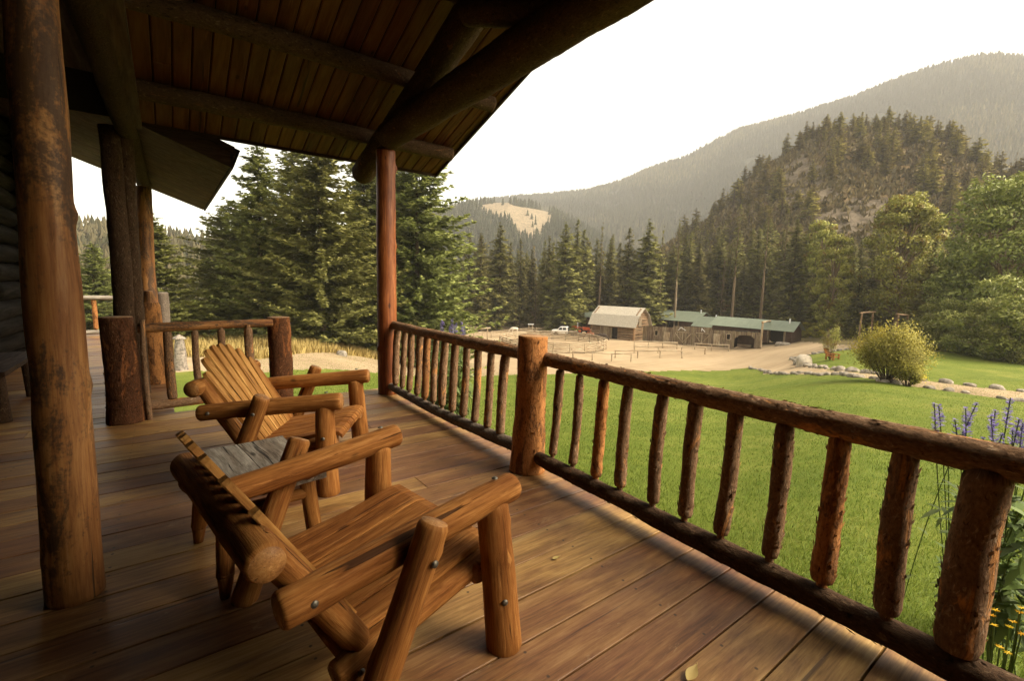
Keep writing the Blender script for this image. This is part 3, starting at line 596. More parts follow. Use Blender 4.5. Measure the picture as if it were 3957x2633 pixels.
# ---------------------------------------------------------------- log armchairs
def chair_slats(mb, side): pass
def make_chair(label, loc, ang, group):
    o = empty('log_armchair', (*loc, 0), ang, label, 'armchair', group)
    hw = .387
    def lg(name, p0, p1, r0, r1=None, **k):
        kw = dict(na=30, dl=.03, amp=.035, fine=.02, bend=.005, dome=.22, knots=4, zf=.06); kw.update(k)
        return log_obj(name, p0, p1, r0, r1, mat=CH, parent=o, **kw)
    def bolt(par, p, d):
        u, v, d = frame(d); mb = MB(); V = []
        for rr, h in ((.0115, 0), (.011, .003), (.006, .006)):
            V += [np.array(p) + (u * math.cos(t) + v * math.sin(t)) * rr + d * h for t in np.linspace(0, 6.283, 10, endpoint=False)]
        V.append(np.array(p) + d * .007)
        Fc = [(i, (i + 1) % 10, 10 + (i + 1) % 10, 10 + i) for i in range(10)] + [(10 + i, 10 + (i + 1) % 10, 20 + (i + 1) % 10, 20 + i) for i in range(10)] + [(20 + i, 20 + (i + 1) % 10, 30) for i in range(10)]
        mb.add(V, Fc); mb.build('bolt', MT['steel'], par, smooth=True)
    for s in (-1, 1):
        fl = lg('front_leg', (.035, s * (hw + .05), 0), (.01, s * hw, .52), .066, .056, dome=.3)
        bolt(fl, (.018, s * (hw + .016 + .061), .35), (0, s, 0)); bolt(fl, (.026 - .03, s * (hw + .03 + .058), .2), (-.45, s * .9, 0))
        ar = lg('armrest', (-.70, s * (hw + .005), .492), (.10, s * hw, .562), .048, .053, dl=.025, amp=.05, knots=4)
        bolt(ar, (.02, s * hw, .615), (0, 0, 1)); bolt(ar, (-.64, s * (hw + .05), .50), (0, s, 0))
        rl = lg('rear_leg', (-.56, s * (hw + .07), 0), (-.315, s * (hw + .095), .60), .05, .046, dome=.3)
        bolt(rl, (-.345, s * (hw + .145), .52), (0, s, 0)); bolt(rl, (-.49, s * (hw + .127), .16), (0, s, 0))
        sr = lg('seat_rail', (.05, s * (hw - .075), .285), (-.545, s * (hw - .035), .19), .05, .048, squash=.8)
        bolt(sr, (-.50, s * (hw + .012), .20), (0, s, 0))
        lg('back_upright', (-.735, s * .325, .66), (-.475, s * .315, .245), .052, .056, squash=.75)
    lg('back_crossbar', (-.735, -.40, .635), (-.735, .40, .635), .049, .047, knots=4, dome=.3)
    lg('front_stretcher', (-.02, -.36, .265), (-.02, .36, .265), .04)
    lg('rear_stretcher', (-.47, -.36, .165), (-.47, .36, .165), .036)
    # back slats: a fan with rounded tips on an arc
    n = 8
    for i in range(n):
        q = (i - (n - 1) / 2) / ((n - 1) / 2)
        yb, yt = q * .215, q * .315; ln = .72 - .15 * q * q * abs(q) ** .5
        d = np.array([-.42, yt - yb, .68]); d /= np.linalg.norm(d); nrm = np.array([.68, 0, .42]); nrm /= np.linalg.norm(nrm); sd = np.cross(nrm, d)
        base = np.array([-.425, yb, .235]); prof = [(0, .030), (.1, .030)] + [(t, .033) for t in np.linspace(.25, .94, 6)] + [(.965, .030), (.985, .024), (1.0, .013)]
        V = []; L = []; ro = rng.uniform(0, 9, 3)
        for t, hwid in prof:
            for sx, sn in ((-1, -.008), (-.86, .011), (.86, .011), (1, -.008), (.86, -.012), (-.86, -.012)):
                V.append(base + d * t * ln + sd * sx * hwid + nrm * sn); L.append(ro + (sx * hwid, sn, t * ln))
        Fs = []
        for j in range(len(prof) - 1):
            for k in range(6): Fs.append((j * 6 + k, j * 6 + (k + 1) % 6, j * 6 + 6 + (k + 1) % 6, j * 6 + 6 + k))
        e = (len(prof) - 1) * 6; Fs += [tuple(range(5, -1, -1)), tuple(range(e, e + 6))]
        mb = MB(); mb.add(V, Fs, L, 0, random.random()); mb.build('back_slat', MT['slat'], o)
    # seat slats: contoured planks running front to back
    prof = [(-.48, .255), (-.40, .268), (-.30, .285), (-.2, .305), (-.1, .328), (-.03, .344), (.03, .354), (.07, .35), (.09, .33)]
    for i in range(6):
        y0 = -.318 + i * .1065; y1 = y0 + .099; V = []; L = []; ro = rng.uniform(0, 9, 3)
        y0c = y0 if abs(i - 2.5) < 2 else y0
        for x, z in prof:
            for y, dz in ((y0, -.004), (y0 + .006, 0), (y1 - .006, 0), (y1, -.004), (y1, -.024), (y0, -.024)):
                V.append((x, y, z + dz)); L.append(ro + (y, dz, x))
        Fs = []
        for j in range(len(prof) - 1):
            for k in range(6): Fs.append((j * 6 + k, j * 6 + 6 + k, j * 6 + 6 + (k + 1) % 6, j * 6 + (k + 1) % 6))
        e = (len(prof) - 1) * 6; Fs += [tuple(range(6)), tuple(range(e + 5, e - 1, -1))]
        mb = MB(); mb.add(V, Fs, L, 0, random.random()); mb.build('seat_slat', MT['chair'], o)
    return o
make_chair('near rustic log armchair seen from behind, its fan of back slats almost edge-on', (.818, 1.666), .16, 'log armchairs on the porch')
make_chair('far rustic log armchair with its fan back toward the short railing', (.938, 3.22), -.547, 'log armchairs on the porch')
# side table of weathered grey wood
tb = empty('side_table', (.29, 2.38, 0), .12, 'low side table with a cracked weathered grey wood top between the two log armchairs', 'table')
mb = MB()
for i, (a, bq) in enumerate(((-.22, .0), (.003, .22))):
    n = 14; xs = np.linspace(-.29, .29, n); V = []; L = []; ro = rng.uniform(0, 9, 3)
    for x in xs:
        wob = .006 * math.sin(x * 17 + i)
        for y, z in ((a, .40), (a, .448), ((a + bq) / 2, .452), (bq, .448), (bq, .40)):
            V.append((y + wob * (1 if abs(y) > .1 else 0), x, z + .003 * math.sin(x * 9 + y * 20))); L.append(ro + (y, z, x))
    Fs = [(j * 5 + k, j * 5 + 5 + k, j * 5 + 5 + (k + 1) % 5, j * 5 + (k + 1) % 5) for j in range(n - 1) for k in range(5)]
    Fs += [tuple(range(5)), tuple(range(n * 5 - 1, n * 5 - 6, -1))]
    mb.add(V, Fs, L)
mb.build('table_top', MT['grey_wood'], tb)
for sx in (-1, 1):
    for sy in (-1, 1):
        mb = MB(); add_log(mb, (sx * .16, sy * .22, .40), (sx * .185, sy * .26, .09), .034, .034, emat=1, na=16, seed=int(300 + sx + 3 * sy)); add_log(mb, (sx * .185, sy * .26, .10), (sx * .19, sy * .27, 0), .033, .02, emat=1, na=16, seed=int(310 + sx + 3 * sy), dome=.02)
        mb.build('leg', CH, tb, smooth=True)
for s in (-1, 1): log_obj('stretcher', (-.17, s * .23, .33), (.17, s * .23, .33), .026, mat=CH, parent=tb, na=14, seed=320 + s)
# shaded log bench by the house wall
bn = empty('log_bench', (-1.25, 6.3, 0), 0, 'dark log bench standing against the lodge wall at the left edge', 'bench')
for y in (-.55, .55):
    log_obj('leg', (.08, y, 0), (.06, y, .42), .05, mat=BD, parent=bn, seed=330); log_obj('leg', (-.18, y, 0), (-.18, y, .42), .05, mat=BD, parent=bn, seed=331)
mb = MB(); mb.box((-.24, -.7, .42), (.02, .7, .46), 1); mb.box((.025, -.7, .42), (.14, .7, .46), 1); mb.build('seat', MT['trim'], bn)
# leaves blown onto the boards
for i, (px, py, s, lab) in enumerate(((1279, 1287, .045, 'narrow yellow dry leaf on the boards right of the near chair'), (1592, 1556, .085, 'large crumpled tan leaf at the bottom edge of the boards'))):
    p = at_z(px, py, .003); t = empty('fallen_leaf', p, random.uniform(0, 6), lab, 'leaf', 'dry leaves on the porch boards')
    V = []; n = 7
    for k in range(n):
        u = k / (n - 1); hwid = s * .22 * math.sin(math.pi * min(.98, u + .04)) ** .8; z = .002 + s * .16 * (u - .5) ** 2 * 4 * random.uniform(.6, 1)
        V += [((u - .5) * s, -hwid, z + hwid * .5), ((u - .5) * s, 0, z), ((u - .5) * s, hwid, z + hwid * .6)]
    Fs = [(k * 3 + j, k * 3 + 3 + j, k * 3 + 4 + j, k * 3 + 1 + j) for k in range(n - 1) for j in (0, 1)]
    mb = MB(); mb.add(V, Fs, c=random.random()); mb.build('blade', MT['leaf_dry'], t, smooth=True)
    mb = MB(); add_log(mb, (s * .5, 0, .003), (s * .75, .003, .004), .0012, na=5, dl=.05); mb.build('stem', MT['leaf_dry'], t)
# ---------------------------------------------------------------- ground: one sheet cut into lawn, dirt, pasture and forest floor
def world_line(pts): return [ground_at(*p)[:2] for p in pts]
edge = [(-150, 850), (100, 853), (420, 856), (600, 857), (870, 858), (1262, 861), (1400, 856), (1560, 853), (1690, 849), (1727, 846)]
path_lo = [(1727, 846), (1870, 862), (2040, 881), (2200, 903), (2380, 930)]
path_hi = [(2380, 905), (2200, 885), (2040, 868), (1930, 853), (1840, 836), (1822, 827)]
lawn2_top = [(1822, 827), (1858, 818), (1905, 811), (1965, 804), (2040, 803), (2200, 812), (2380, 822)]
dirt_top = [(2000, 797), (1900, 791), (1850, 786), (1700, 770), (1450, 758), (1280, 752), (1130, 746), (1000, 741), (930, 744), (880, 770), (872, 829), (600, 827), (430, 823), (100, 817), (-150, 813)]
L1 = world_line(edge + path_lo)
far = L1[-1] * 1.6; lf = L1[0] * 1.5
lawn1 = np.array(L1 + [far, (60, -30), (-40, -30), (-40, 10), lf])
P2 = world_line(path_hi) ; Q2 = world_line(lawn2_top[1:])
lawn2 = np.array(P2 + Q2 + [Q2[-1] * 1.25, P2[0] * 1.4])
dirt = np.array(world_line(edge) + P2[::-1][:1] + Q2[:3] + world_line(dirt_top))
pathp = np.array(world_line(path_lo) + [far * .98] + [P2[0] * 1.4] + P2)
meadow = np.array(world_line([(-150, 813), (100, 817), (430, 823), (600, 827), (872, 829)]) + [at_r(872, 829, 75)[:2], at_r(-150, 813, 75)[:2]])
def inside(poly, X, Y):
    c = np.zeros(X.shape, bool); n = len(poly); j = n - 1
    for i in range(n):
        xi, yi = poly[i]; xj, yj = poly[j]
        c ^= ((yi > Y) != (yj > Y)) & (X < (xj - xi) * (Y - yi) / (yj - yi + 1e-12) + xi); j = i
    return c
az = np.radians(np.concatenate([np.arange(-180, -24, 6), np.arange(-24, 100, .25), np.arange(100, 180.1, 6)]))
rr = np.concatenate([np.exp(np.arange(math.log(.4), math.log(150), .016)), np.exp(np.linspace(math.log(150), math.log(1480), 24))[0:]])
R_, A_ = np.meshgrid(rr, az, indexing='ij'); X_ = R_ * np.sin(A_); Y_ = R_ * np.cos(A_); Z_ = terrain(X_, Y_)
idx = np.arange(X_.size).reshape(X_.shape)
FQ = np.stack([idx[:-1, :-1], idx[1:, :-1], idx[1:, 1:], idx[:-1, 1:]], -1).reshape(-1, 4)
VV = np.stack([X_, Y_, Z_], -1).reshape(-1, 3); ctr = VV[FQ].mean(1)
ctr = ctr + np.stack([vnoise(ctr * .9, 5), vnoise(ctr * .9, 6), 0 * ctr[:, 0]], -1) * np.clip(np.hypot(ctr[:, 0], ctr[:, 1]) / 60, .02, .6)[:, None]
cls = np.full(len(FQ), 3)
cls[inside(dirt, ctr[:, 0], ctr[:, 1])] = 1; cls[inside(meadow, ctr[:, 0], ctr[:, 1])] = 2
cls[inside(lawn2, ctr[:, 0], ctr[:, 1])] = 0; cls[inside(lawn1, ctr[:, 0], ctr[:, 1])] = 0; cls[inside(pathp, ctr[:, 0], ctr[:, 1])] = 4
cls[(cls == 3) & (np.degrees(np.arctan2(ctr[:, 0], ctr[:, 1])) < 48) & (np.hypot(ctr[:, 0], ctr[:, 1]) < 135)] = 2
for k, (nm, mt) in enumerate((('lawn', 'lawn'), ('dirt_yard', 'dirt'), ('dry_pasture', 'dry'), ('forest_ground', 'floor'), ('path', 'dirt'))):
    f = FQ[cls == k]
    if not len(f): continue
    u, inv = np.unique(f, return_inverse=True)
    mb = MB(); mb.raw(VV[u], inv.reshape(-1, 4)); o = mb.build(nm, MT[mt], smooth=True); o['kind'] = 'structure'
# blades of grass on the nearer lawn
def scatter(n, a0, a1, r0, r1):
    a = np.radians(rng.uniform(a0, a1, n)); r = np.sqrt(rng.uniform(r0 * r0, r1 * r1, n)); return np.stack([r * np.sin(a), r * np.cos(a)], -1)
def rays(n, a0, a1, r0, r1):
    a = np.radians(rng.uniform(a0, a1, n)); r = r0 + (r1 - r0) * rng.uniform(0, 1, n) ** 2.6; return np.stack([r * np.sin(a), r * np.cos(a)], -1)
def blades(mb, P, h0, h1, wd, lean=.5, cl=(0, 1)):
    n = len(P); z = terrain(P[:, 0], P[:, 1]); B = np.column_stack([P, z - .01]); h = rng.uniform(h0, h1, n); a = rng.uniform(0, 6.283, n); l = rng.uniform(0, lean, n) * h
    D = np.column_stack([np.cos(a) * l, np.sin(a) * l, h]); a2 = rng.uniform(0, 6.283, n); wv = np.column_stack([np.cos(a2), np.sin(a2), 0 * a2]) * (wd * (1 + np.minimum(np.hypot(P[:, 0], P[:, 1]), 22) / 9 * (wd < .01)) * rng.uniform(.6, 1.3, n))[:, None]
    pn = .5 + .5 * vnoise(B * (.8, .8, 0), 77)
    mb.tris(B, D, wv, np.clip(rng.beta(2, 2.2, n) * .55 + pn * .5, 0, 1), nrm=np.column_stack([D[:, :2] / h[:, None] * .4 + rng.normal(0, .2, (n, 2)), np.ones(n)]))
def off_deck(P): return P[~((P[:, 0] < 2.2) & (P[:, 1] < 5.45)) & ~((P[:, 0] < .06) & (P[:, 1] < 13.6))]
mb = MB()
blades(mb, off_deck(rays(480000, 3, 94, 2.4, 46)), .03, .065, .0024, 1.0)
tag(mb.build('lawn_grass', MT['blade']), 'short bright green grass blades of the mown lawn', 'grass', kind='stuff')
mb = MB(); P = scatter(90000, -14, 24, 30, 62); P = P[inside(meadow, P[:, 0], P[:, 1])]; P = P[vnoise(np.column_stack([P * .35, 0 * P[:, 0]]), 31) > -.55]
blades(mb, P, .3, .8, .03, .6)
P = scatter(5000, -10, 24, 29.5, 33); P = P[inside(meadow, P[:, 0], P[:, 1])]; blades(mb, P, .1, .3, .03, .8)
tag(mb.build('meadow_grass', MT['hay']), 'tall golden dry grass beyond the gravel road on the left', 'grass', kind='stuff')
# ---------------------------------------------------------------- far hills
def polar_hill(name, prof, r0, r1, matn, z0=-12, na=260, nr=50, rough=14, seed=1, tone=None, pw=1.0, over=1.25):
    """prof: list of reference-picture skyline points; the slope climbs from r0 to the crest at r1, then falls away"""
    azs = np.array([az_of(*p) for p in prof]); tt = np.array([ray(*p)[2] / math.hypot(*ray(*p)[:2]) for p in prof])
    a = np.linspace(azs[0], azs[-1], na); tc = np.interp(a, azs, tt); t0 = (z0 - H) / r0
    s = np.linspace(0, over, nr); rg = r0 + (r1 - r0) * s
    sh = np.where(s <= 1, np.sin(np.clip(s, 0, 1) * math.pi / 2) ** pw, 1 - (s - 1) * .9)
    RR, AA = np.meshgrid(rg, np.radians(a), indexing='ij'); X = RR * np.sin(AA); Y = RR * np.cos(AA)
    Z = H + RR * (t0 + (tc[None] - t0) * sh[:, None])
    nz = fbm(np.stack([X / (rough * 7), Y / (rough * 7), 0 * X], -1), seed, 4); fall = np.clip(s, 0, 1) * np.clip((1.02 - s) * 1.3, .0, 1)
    Z = Z + nz * rough * fall[:, None]
    ix = np.arange(X.size).reshape(X.shape)
    Fq = np.stack([ix[:-1, :-1], ix[1:, :-1], ix[1:, 1:], ix[:-1, 1:]], -1).reshape(-1, 4)
    V = np.stack([X, Y, Z], -1).reshape(-1, 3)
    t = tone(V) if tone else np.full(len(V), .5)
    mb = MB(); mb.raw(V, Fq, t); o = mb.build(name, MT[matn], smooth=True); o['kind'] = 'structure'
    def at(aa, ss):   # surface height at (azimuth in degrees, 0..1 up the slope)
        i = np.interp(ss, s, np.arange(nr)); j = np.interp(aa, a, np.arange(na)); i0 = np.clip(i.astype(int), 0, nr - 2); j0 = np.clip(j.astype(int), 0, na - 2); fi = i - i0; fj = j - j0
        g = lambda G: G[i0, j0] * (1 - fi) * (1 - fj) + G[i0 + 1, j0] * fi * (1 - fj) + G[i0, j0 + 1] * (1 - fi) * fj + G[i0 + 1, j0 + 1] * fi * fj
        return np.stack([g(X), g(Y), g(Z)], -1)
    return at
def to_px(P):
    q = (np.asarray(P) - (0, 0, H)) @ ROT.T; return 1178 + FP * q[..., 0] / q[..., 2], 783.85 + FP * q[..., 1] / q[..., 2]
def spruces(mb, P, h, w, seed=0, tiers=2, sides=5):
    """small far conifers: ragged stacked cones, one mesh"""
    n = len(P); tn = np.clip(.45 + .75 * fbm(P * .006, 5, 4) + rng.normal(0, .18, n), 0, 1)
    for t in range(tiers):
        b = t / tiers * .85; base = P + np.column_stack([0 * h, 0 * h, h * (b + .06)]); top = P + np.column_stack([rng.normal(0, .02, n) * h, rng.normal(0, .02, n) * h, h * min(1, b + 1.25 / tiers)]); rad = w * (1 - b) * .5
        a0 = rng.uniform(0, 6.28, n)
        for k in range(sides):
            a = a0 + k * 6.283 / sides; da = 6.283 / sides * .62
            jit = rng.uniform(.75, 1.25, n)
            p1 = base + np.column_stack([np.cos(a - da) * rad * jit, np.sin(a - da) * rad * jit, -h * .04 * jit]); p2 = base + np.column_stack([np.cos(a + da) * rad, np.sin(a + da) * rad, h * .02 * jit])
            V = np.stack([p1, p2, top], 1).reshape(-1, 3); mb.raw(V, np.arange(3 * n).reshape(n, 3), np.repeat(np.clip(tn * .7 + rng.uniform(0, .4, n), 0, 1), 3))
mt_at = polar_hill('mountain', [(900, 520), (1000, 490), (1130, 466), (1200, 458), (1280, 452), (1350, 446), (1430, 424), (1500, 394), (1580, 369), (1650, 330), (1700, 306), (1780, 286), (1850, 268), (1950, 236), (2050, 196), (2150, 161), (2250, 138), (2300, 137), (2356, 144), (2480, 170), (2600, 220)], 560, 1500, 'mtn', rough=30, na=420, nr=70, seed=11, pw=.85)
n = 26000; a = rng.uniform(25, 95, n); s = rng.uniform(.12, 1.0, n) ** .8; P = mt_at(a, s)
keep = vnoise(P * (.012, .012, .012), 8) > -.62
P = P[keep]; mb = MB(); spruces(mb, P, rng.uniform(10, 21, len(P)), rng.uniform(5, 8, len(P)))
a = np.linspace(30, 92, 900) + rng.normal(0, .06, 900); P = mt_at(a, np.clip(rng.normal(.995, .012, 900), .9, 1.0)); spruces(mb, P, rng.uniform(8, 17, 900) * (rng.random(900) ** .3), rng.uniform(4, 7, 900), tiers=3)
tag(mb.build('mountain_forest', MT['pine_far']), 'hazy dark conifer forest covering the long mountain behind', 'forest', kind='stuff')
def tan_patch(V):
    x, y = to_px(V); e = vnoise(V * .03, 4) * 14
    poly = np.array([(1080, 474), (1150, 466), (1200, 476), (1268, 488), (1262, 520), (1240, 548), (1215, 552), (1190, 540), (1175, 510), (1120, 492)])
    m_ = inside(poly, x + e, y + e * .6); return np.where(m_, .95, .1)
MT['foothill'].node_tree.nodes
fh_at = polar_hill('foothill', [(700, 575), (860, 530), (960, 505), (1030, 485), (1080, 473), (1130, 467), (1170, 466), (1220, 476), (1270, 490), (1330, 520), (1420, 570), (1560, 640)], 380, 760, 'foothill', rough=9, na=260, nr=60, seed=21, tone=tan_patch)
n = 5200; a = rng.uniform(20, 60, n); s = rng.uniform(.05, 1, n); P = fh_at(a, s); P = P[(tan_patch(P) < .5) | (rng.random(len(P)) < .03)]
mb = MB(); spruces(mb, P, rng.uniform(8, 15, len(P)), rng.uniform(4, 6, len(P)), tiers=3)
tag(mb.build('foothill_forest', MT['pine_far']), 'hazy conifers around the tan grass clearing on the low hill', 'forest', kind='stuff')
lh_at = polar_hill('hill', [(-400, 520), (-100, 540), (180, 556), (260, 563), (330, 572), (400, 578), (470, 585), (600, 590), (760, 600), (900, 620), (1000, 650)], 130, 340, 'mtn', rough=5, na=160, nr=40, seed=31)
n = 2600; a = rng.uniform(-25, 24, n); s = rng.uniform(.0, 1, n); P = lh_at(a, s); mb = MB(); spruces(mb, P, rng.uniform(9, 17, n), rng.uniform(4.5, 7, n), tiers=4, sides=6)
tag(mb.build('hillside_forest', MT['pine_far']), 'hazy conifer hillside beyond the left end of the porch', 'forest', kind='stuff')
def cliff(V):
    x, y = to_px(V); e = fbm(V * .06, 9, 3) * 30
    t = np.zeros(len(V))
    for poly in (np.array([(1790, 385), (1840, 355), (1905, 380), (1915, 440), (1880, 470), (1800, 470)]), np.array([(1880, 480), (1960, 450), (2060, 470), (2070, 540), (1960, 560), (1890, 545)]), np.array([(1590, 640), (1630, 640), (1625, 700), (1590, 700)])):
        t = np.maximum(t, np.where(inside(poly, x + e, y + e), 1, 0))
    return t * .5 + .12
kn_at = polar_hill('knoll', [(1380, 640), (1480, 600), (1560, 548), (1640, 500), (1700, 440), (1740, 398), (1790, 368), (1840, 335), (1900, 305), (1960, 296), (2030, 298), (2100, 312), (2160, 325), (2220, 352), (2260, 385), (2310, 408), (2356, 410), (2450, 430), (2600, 460)], 135, 275, 'knoll', rough=5, na=300, nr=90, seed=41, tone=cliff, pw=.85, over=1.5)
n = 15000; a = rng.uniform(50, 96, n); s = rng.uniform(.05, 1.0, n); P = kn_at(a, s); P = P[(cliff(P) < .5) | (rng.random(n) < .35)]; n = len(P)
mb = MB(); k = 5
for q in range(k):
    D = np.column_stack([rng.normal(0, .6, n), rng.normal(0, .6, n), rng.uniform(.5, 2.2, n)]); W_ = np.column_stack([rng.normal(0, .45, n), rng.normal(0, .45, n), rng.normal(0, .2, n)])
    mb.tris(P + rng.normal(0, .5, (n, 3)) * (1, 1, .2), D, W_, np.clip(rng.uniform(0, 1, n), 0, 1))
tag(mb.build('knoll_brush', MT['shrub']), 'rusty brown brush covering the rocky knoll', 'brush', kind='stuff')
# ---------------------------------------------------------------- trees: a few patterns of each kind, copied one by one
def conifer_mesh(seed, h, rad, nw, per, clump, start=.06, droop=.25, top=.0, dens=1.0, matn='conifer', trunkm='trunk', shape=.85, lx=1.0, up=.3):
    rs = np.random.default_rng(seed); B = []; D = []; W_ = []; T = []
    for i in range(nw):
        f = start + (1 - start) * (i / (nw - 1)) ** .92; L = rad * ((1 - f) ** shape) * rs.uniform(.75, 1.15) + .18
        if f < start + .12: L *= rs.uniform(.6, 1)
        for k in range(max(3, int(per * (1 - f * .5)))):
            if rs.random() > dens: continue
            a = rs.uniform(0, 6.283); l = L * rs.uniform(.55, 1.15); z = h * f + rs.normal(0, h * .012)
            m_ = max(3, int(l / clump * 2.4)); t = np.linspace(.12, 1, m_) + rs.normal(0, .03, m_)
            dz = -droop * l * np.sin(t * 1.7) + up * l * t * t * .5
            c = np.column_stack([np.cos(a) * l * t, np.sin(a) * l * t, z + dz])
            for side in (-1, 1, 0, -1, 1):
                ang = a + side * rs.uniform(.3, 1.0, m_); sz = min(1, max(.34, l / (1.5 * clump))); ln = clump * sz * rs.uniform(.6, 1.25, m_) * lx * (1.15 - .4 * t)
                d = np.column_stack([np.cos(ang) * ln, np.sin(ang) * ln, ln * rs.uniform(-.4, .28, m_)])
                B.append(c + rs.normal(0, clump * .12, (m_, 3))); D.append(d)
                p = np.column_stack([-np.sin(ang), np.cos(ang), rs.normal(0, .5, m_)]) * (clump * sz * .22 * rs.uniform(.6, 1.2, m_))[:, None]; W_.append(p)
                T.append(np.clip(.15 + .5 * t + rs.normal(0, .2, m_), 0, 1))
    B = np.concatenate(B); D = np.concatenate(D); W_ = np.concatenate(W_); T = np.concatenate(T)
    n = 6; a = rs.uniform(0, 6.28, n); B = np.concatenate([B, np.tile([[0, 0, h * .965]], (n, 1))]); D = np.concatenate([D, np.column_stack([np.cos(a) * .12, np.sin(a) * .12, np.full(n, h * .035)])]); W_ = np.concatenate([W_, np.column_stack([np.sin(a), np.cos(a), 0 * a]) * clump * .2]); T = np.concatenate([T, np.full(n, .7)])
    nr = B * (1, 1, 0) / (np.linalg.norm(B[:, :2], axis=1)[:, None] + .3) + (0, 0, .75) + D / np.linalg.norm(D, axis=1)[:, None] * .5 + rs.normal(0, .28, B.shape)
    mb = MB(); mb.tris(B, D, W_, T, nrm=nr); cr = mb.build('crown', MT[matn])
    mb = MB(); r0 = h * .014 + .05; add_log(mb, (0, 0, -.4), (0, 0, h * .97), r0, .03, na=9, dl=h / 14, amp=.06, fine=.02, caps=False, seed=seed, bend=.004)
    if start > .2:
        for q in range(26):
            zz = rs.uniform(.12, start) * h; a = rs.uniform(0, 6.28); ll = rs.uniform(.4, 1.3); add_log(mb, (0, 0, zz), (math.cos(a) * ll, math.sin(a) * ll, zz - .1 * ll), .025, .008, na=4, dl=.6, caps=False)
    tr = mb.build('trunk', MT[trunkm], smooth=True)
    return cr, tr
USED = {}
def plant_tree(kind, proto, h0, loc, h, wide=1.0, rz=None, label='', group=None, cat='tree'):
    cr, tr = proto; first = id(proto) not in USED; USED[id(proto)] = 1
    o = empty(kind, loc, random.uniform(0, 6.28) if rz is None else rz, label, cat, group)
    k = h / h0; o.scale = (k * wide, k * wide, k)
    for s in (cr, tr):
        c = s if first else s.copy()
        if not first: sc.collection.objects.link(c)
        c.parent = o
    return o
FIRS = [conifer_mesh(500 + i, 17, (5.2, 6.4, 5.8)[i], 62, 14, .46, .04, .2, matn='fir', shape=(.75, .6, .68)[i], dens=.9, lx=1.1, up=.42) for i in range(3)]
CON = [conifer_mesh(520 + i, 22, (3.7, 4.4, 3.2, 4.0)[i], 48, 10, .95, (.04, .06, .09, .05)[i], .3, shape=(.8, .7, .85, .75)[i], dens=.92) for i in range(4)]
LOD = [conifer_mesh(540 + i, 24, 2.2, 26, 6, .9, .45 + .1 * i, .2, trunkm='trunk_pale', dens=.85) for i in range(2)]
DEAD = [conifer_mesh(550, 20, 2.0, 26, 5, .8, .1, .4, matn='deadtree', dens=.6)]
KNP = [conifer_mesh(560 + i, 13, (2.8, 3.2, 2.4)[i], 20, 8, 1.1, (.12, .2, .08)[i], .15, matn='knollpine', shape=(.7, .55, .8)[i], dens=.9) for i in range(3)]
GF = 'conifers at the foot of the knoll'
def tree_px(kind, proto, h0, px, ptop, r, label, group=None, wide=1.0, pbase=None):
    p = at_r(px, 700, r); z0 = float(terrain(p[0], p[1])); zt = at_r(px, ptop, r)[2]
    return plant_tree(kind, proto, h0, (p[0], p[1], z0), zt - z0, wide, None, label, group)
tree_px('fir_tree', FIRS[0], 17, 606, 326, 48, 'tall dark fir leaning out below the eave, leftmost of the big firs past the road', 'big firs across the road', 1.0)
tree_px('fir_tree', FIRS[1], 17, 742, 300, 44, 'broad bushy fir with a thick dark trunk standing in the golden grass', 'big firs across the road', 1.05)
tree_px('fir_tree', FIRS[2], 17, 842, 330, 52, 'olive green fir just left of the tall corner post', 'big firs across the road', .95)
tree_px('fir_tree', FIRS[1], 17, 960, 318, 50, 'wide fir just right of the tall corner post with long ragged limbs', 'big firs across the road', .98)
tree_px('fir_tree', FIRS[0], 17, 362, 488, 47, 'dark fir behind the porch posts at the left, its limbs showing past the slim post', 'big firs across the road', 1.2)
tree_px('fir_tree', FIRS[2], 17, 222, 560, 62, 'pale green fir seen above the distant grey railing', 'big firs across the road', 1.1)
tree_px('fir_tree', FIRS[2], 17, 684, 338, 56, 'fir filling the gap behind the two big firs left of centre', 'big firs across the road', 1.1)
tree_px('fir_tree', FIRS[0], 17, 892, 300, 58, 'fir half hidden behind the tall corner post', 'big firs across the road', 1.25)
tree_px('fir_tree', FIRS[1], 17, 536, 470, 52, 'shorter fir at the left flank of the big firs', 'big firs across the road', 1.3)
for px, pt in ((690, 690), (800, 700), (970, 690), (640, 720)):
    tree_px('young_fir', FIRS[(px // 10) % 3], 17, px, pt, 46 + (px % 7), 'low young fir filling in under the skirts of the big firs', 'young firs under the big firs', 1.8)
MID = [(1105, 545, 104, 2), (1148, 519, 108, 1), (1172, 560, 118, 0), (1195, 553, 116, 2), (1222, 575, 120, 0), (1260, 548, 112, 0), (1296, 517, 106, 1), (1322, 508, 118, 2), (1338, 530, 122, 3), (1378, 522, 118, 0), (1402, 545, 124, 2), (1440, 526, 116, 3), (1484, 512, 114, 1), (1516, 530, 118, 0), (1552, 511, 120, 2), (1600, 560, 124, 3), (1686, 470, 122, 1), (1752, 482, 120, 2), (1794, 480, 116, 0), (1818, 505, 112, 3), (1850, 510, 116, 1)]
for i, (px, pt, r, k) in enumerate(MID):
    lodge_p = px in (1516, 1552, 1686, 1752, 1794, 1378)
    tree_px('lodgepole_pine' if lodge_p else 'spruce_tree', LOD[i % 2] if lodge_p else CON[k], 24 if lodge_p else 22, px, pt, r, 'tall straight pine with a long pale bare trunk behind the sheds' if lodge_p else 'dark spruce standing along the edge of the dirt yard', 'bare-trunked pines behind the sheds' if lodge_p else 'spruces along the yard', .85 if lodge_p else (1.15 if k == 1 else 1.0))
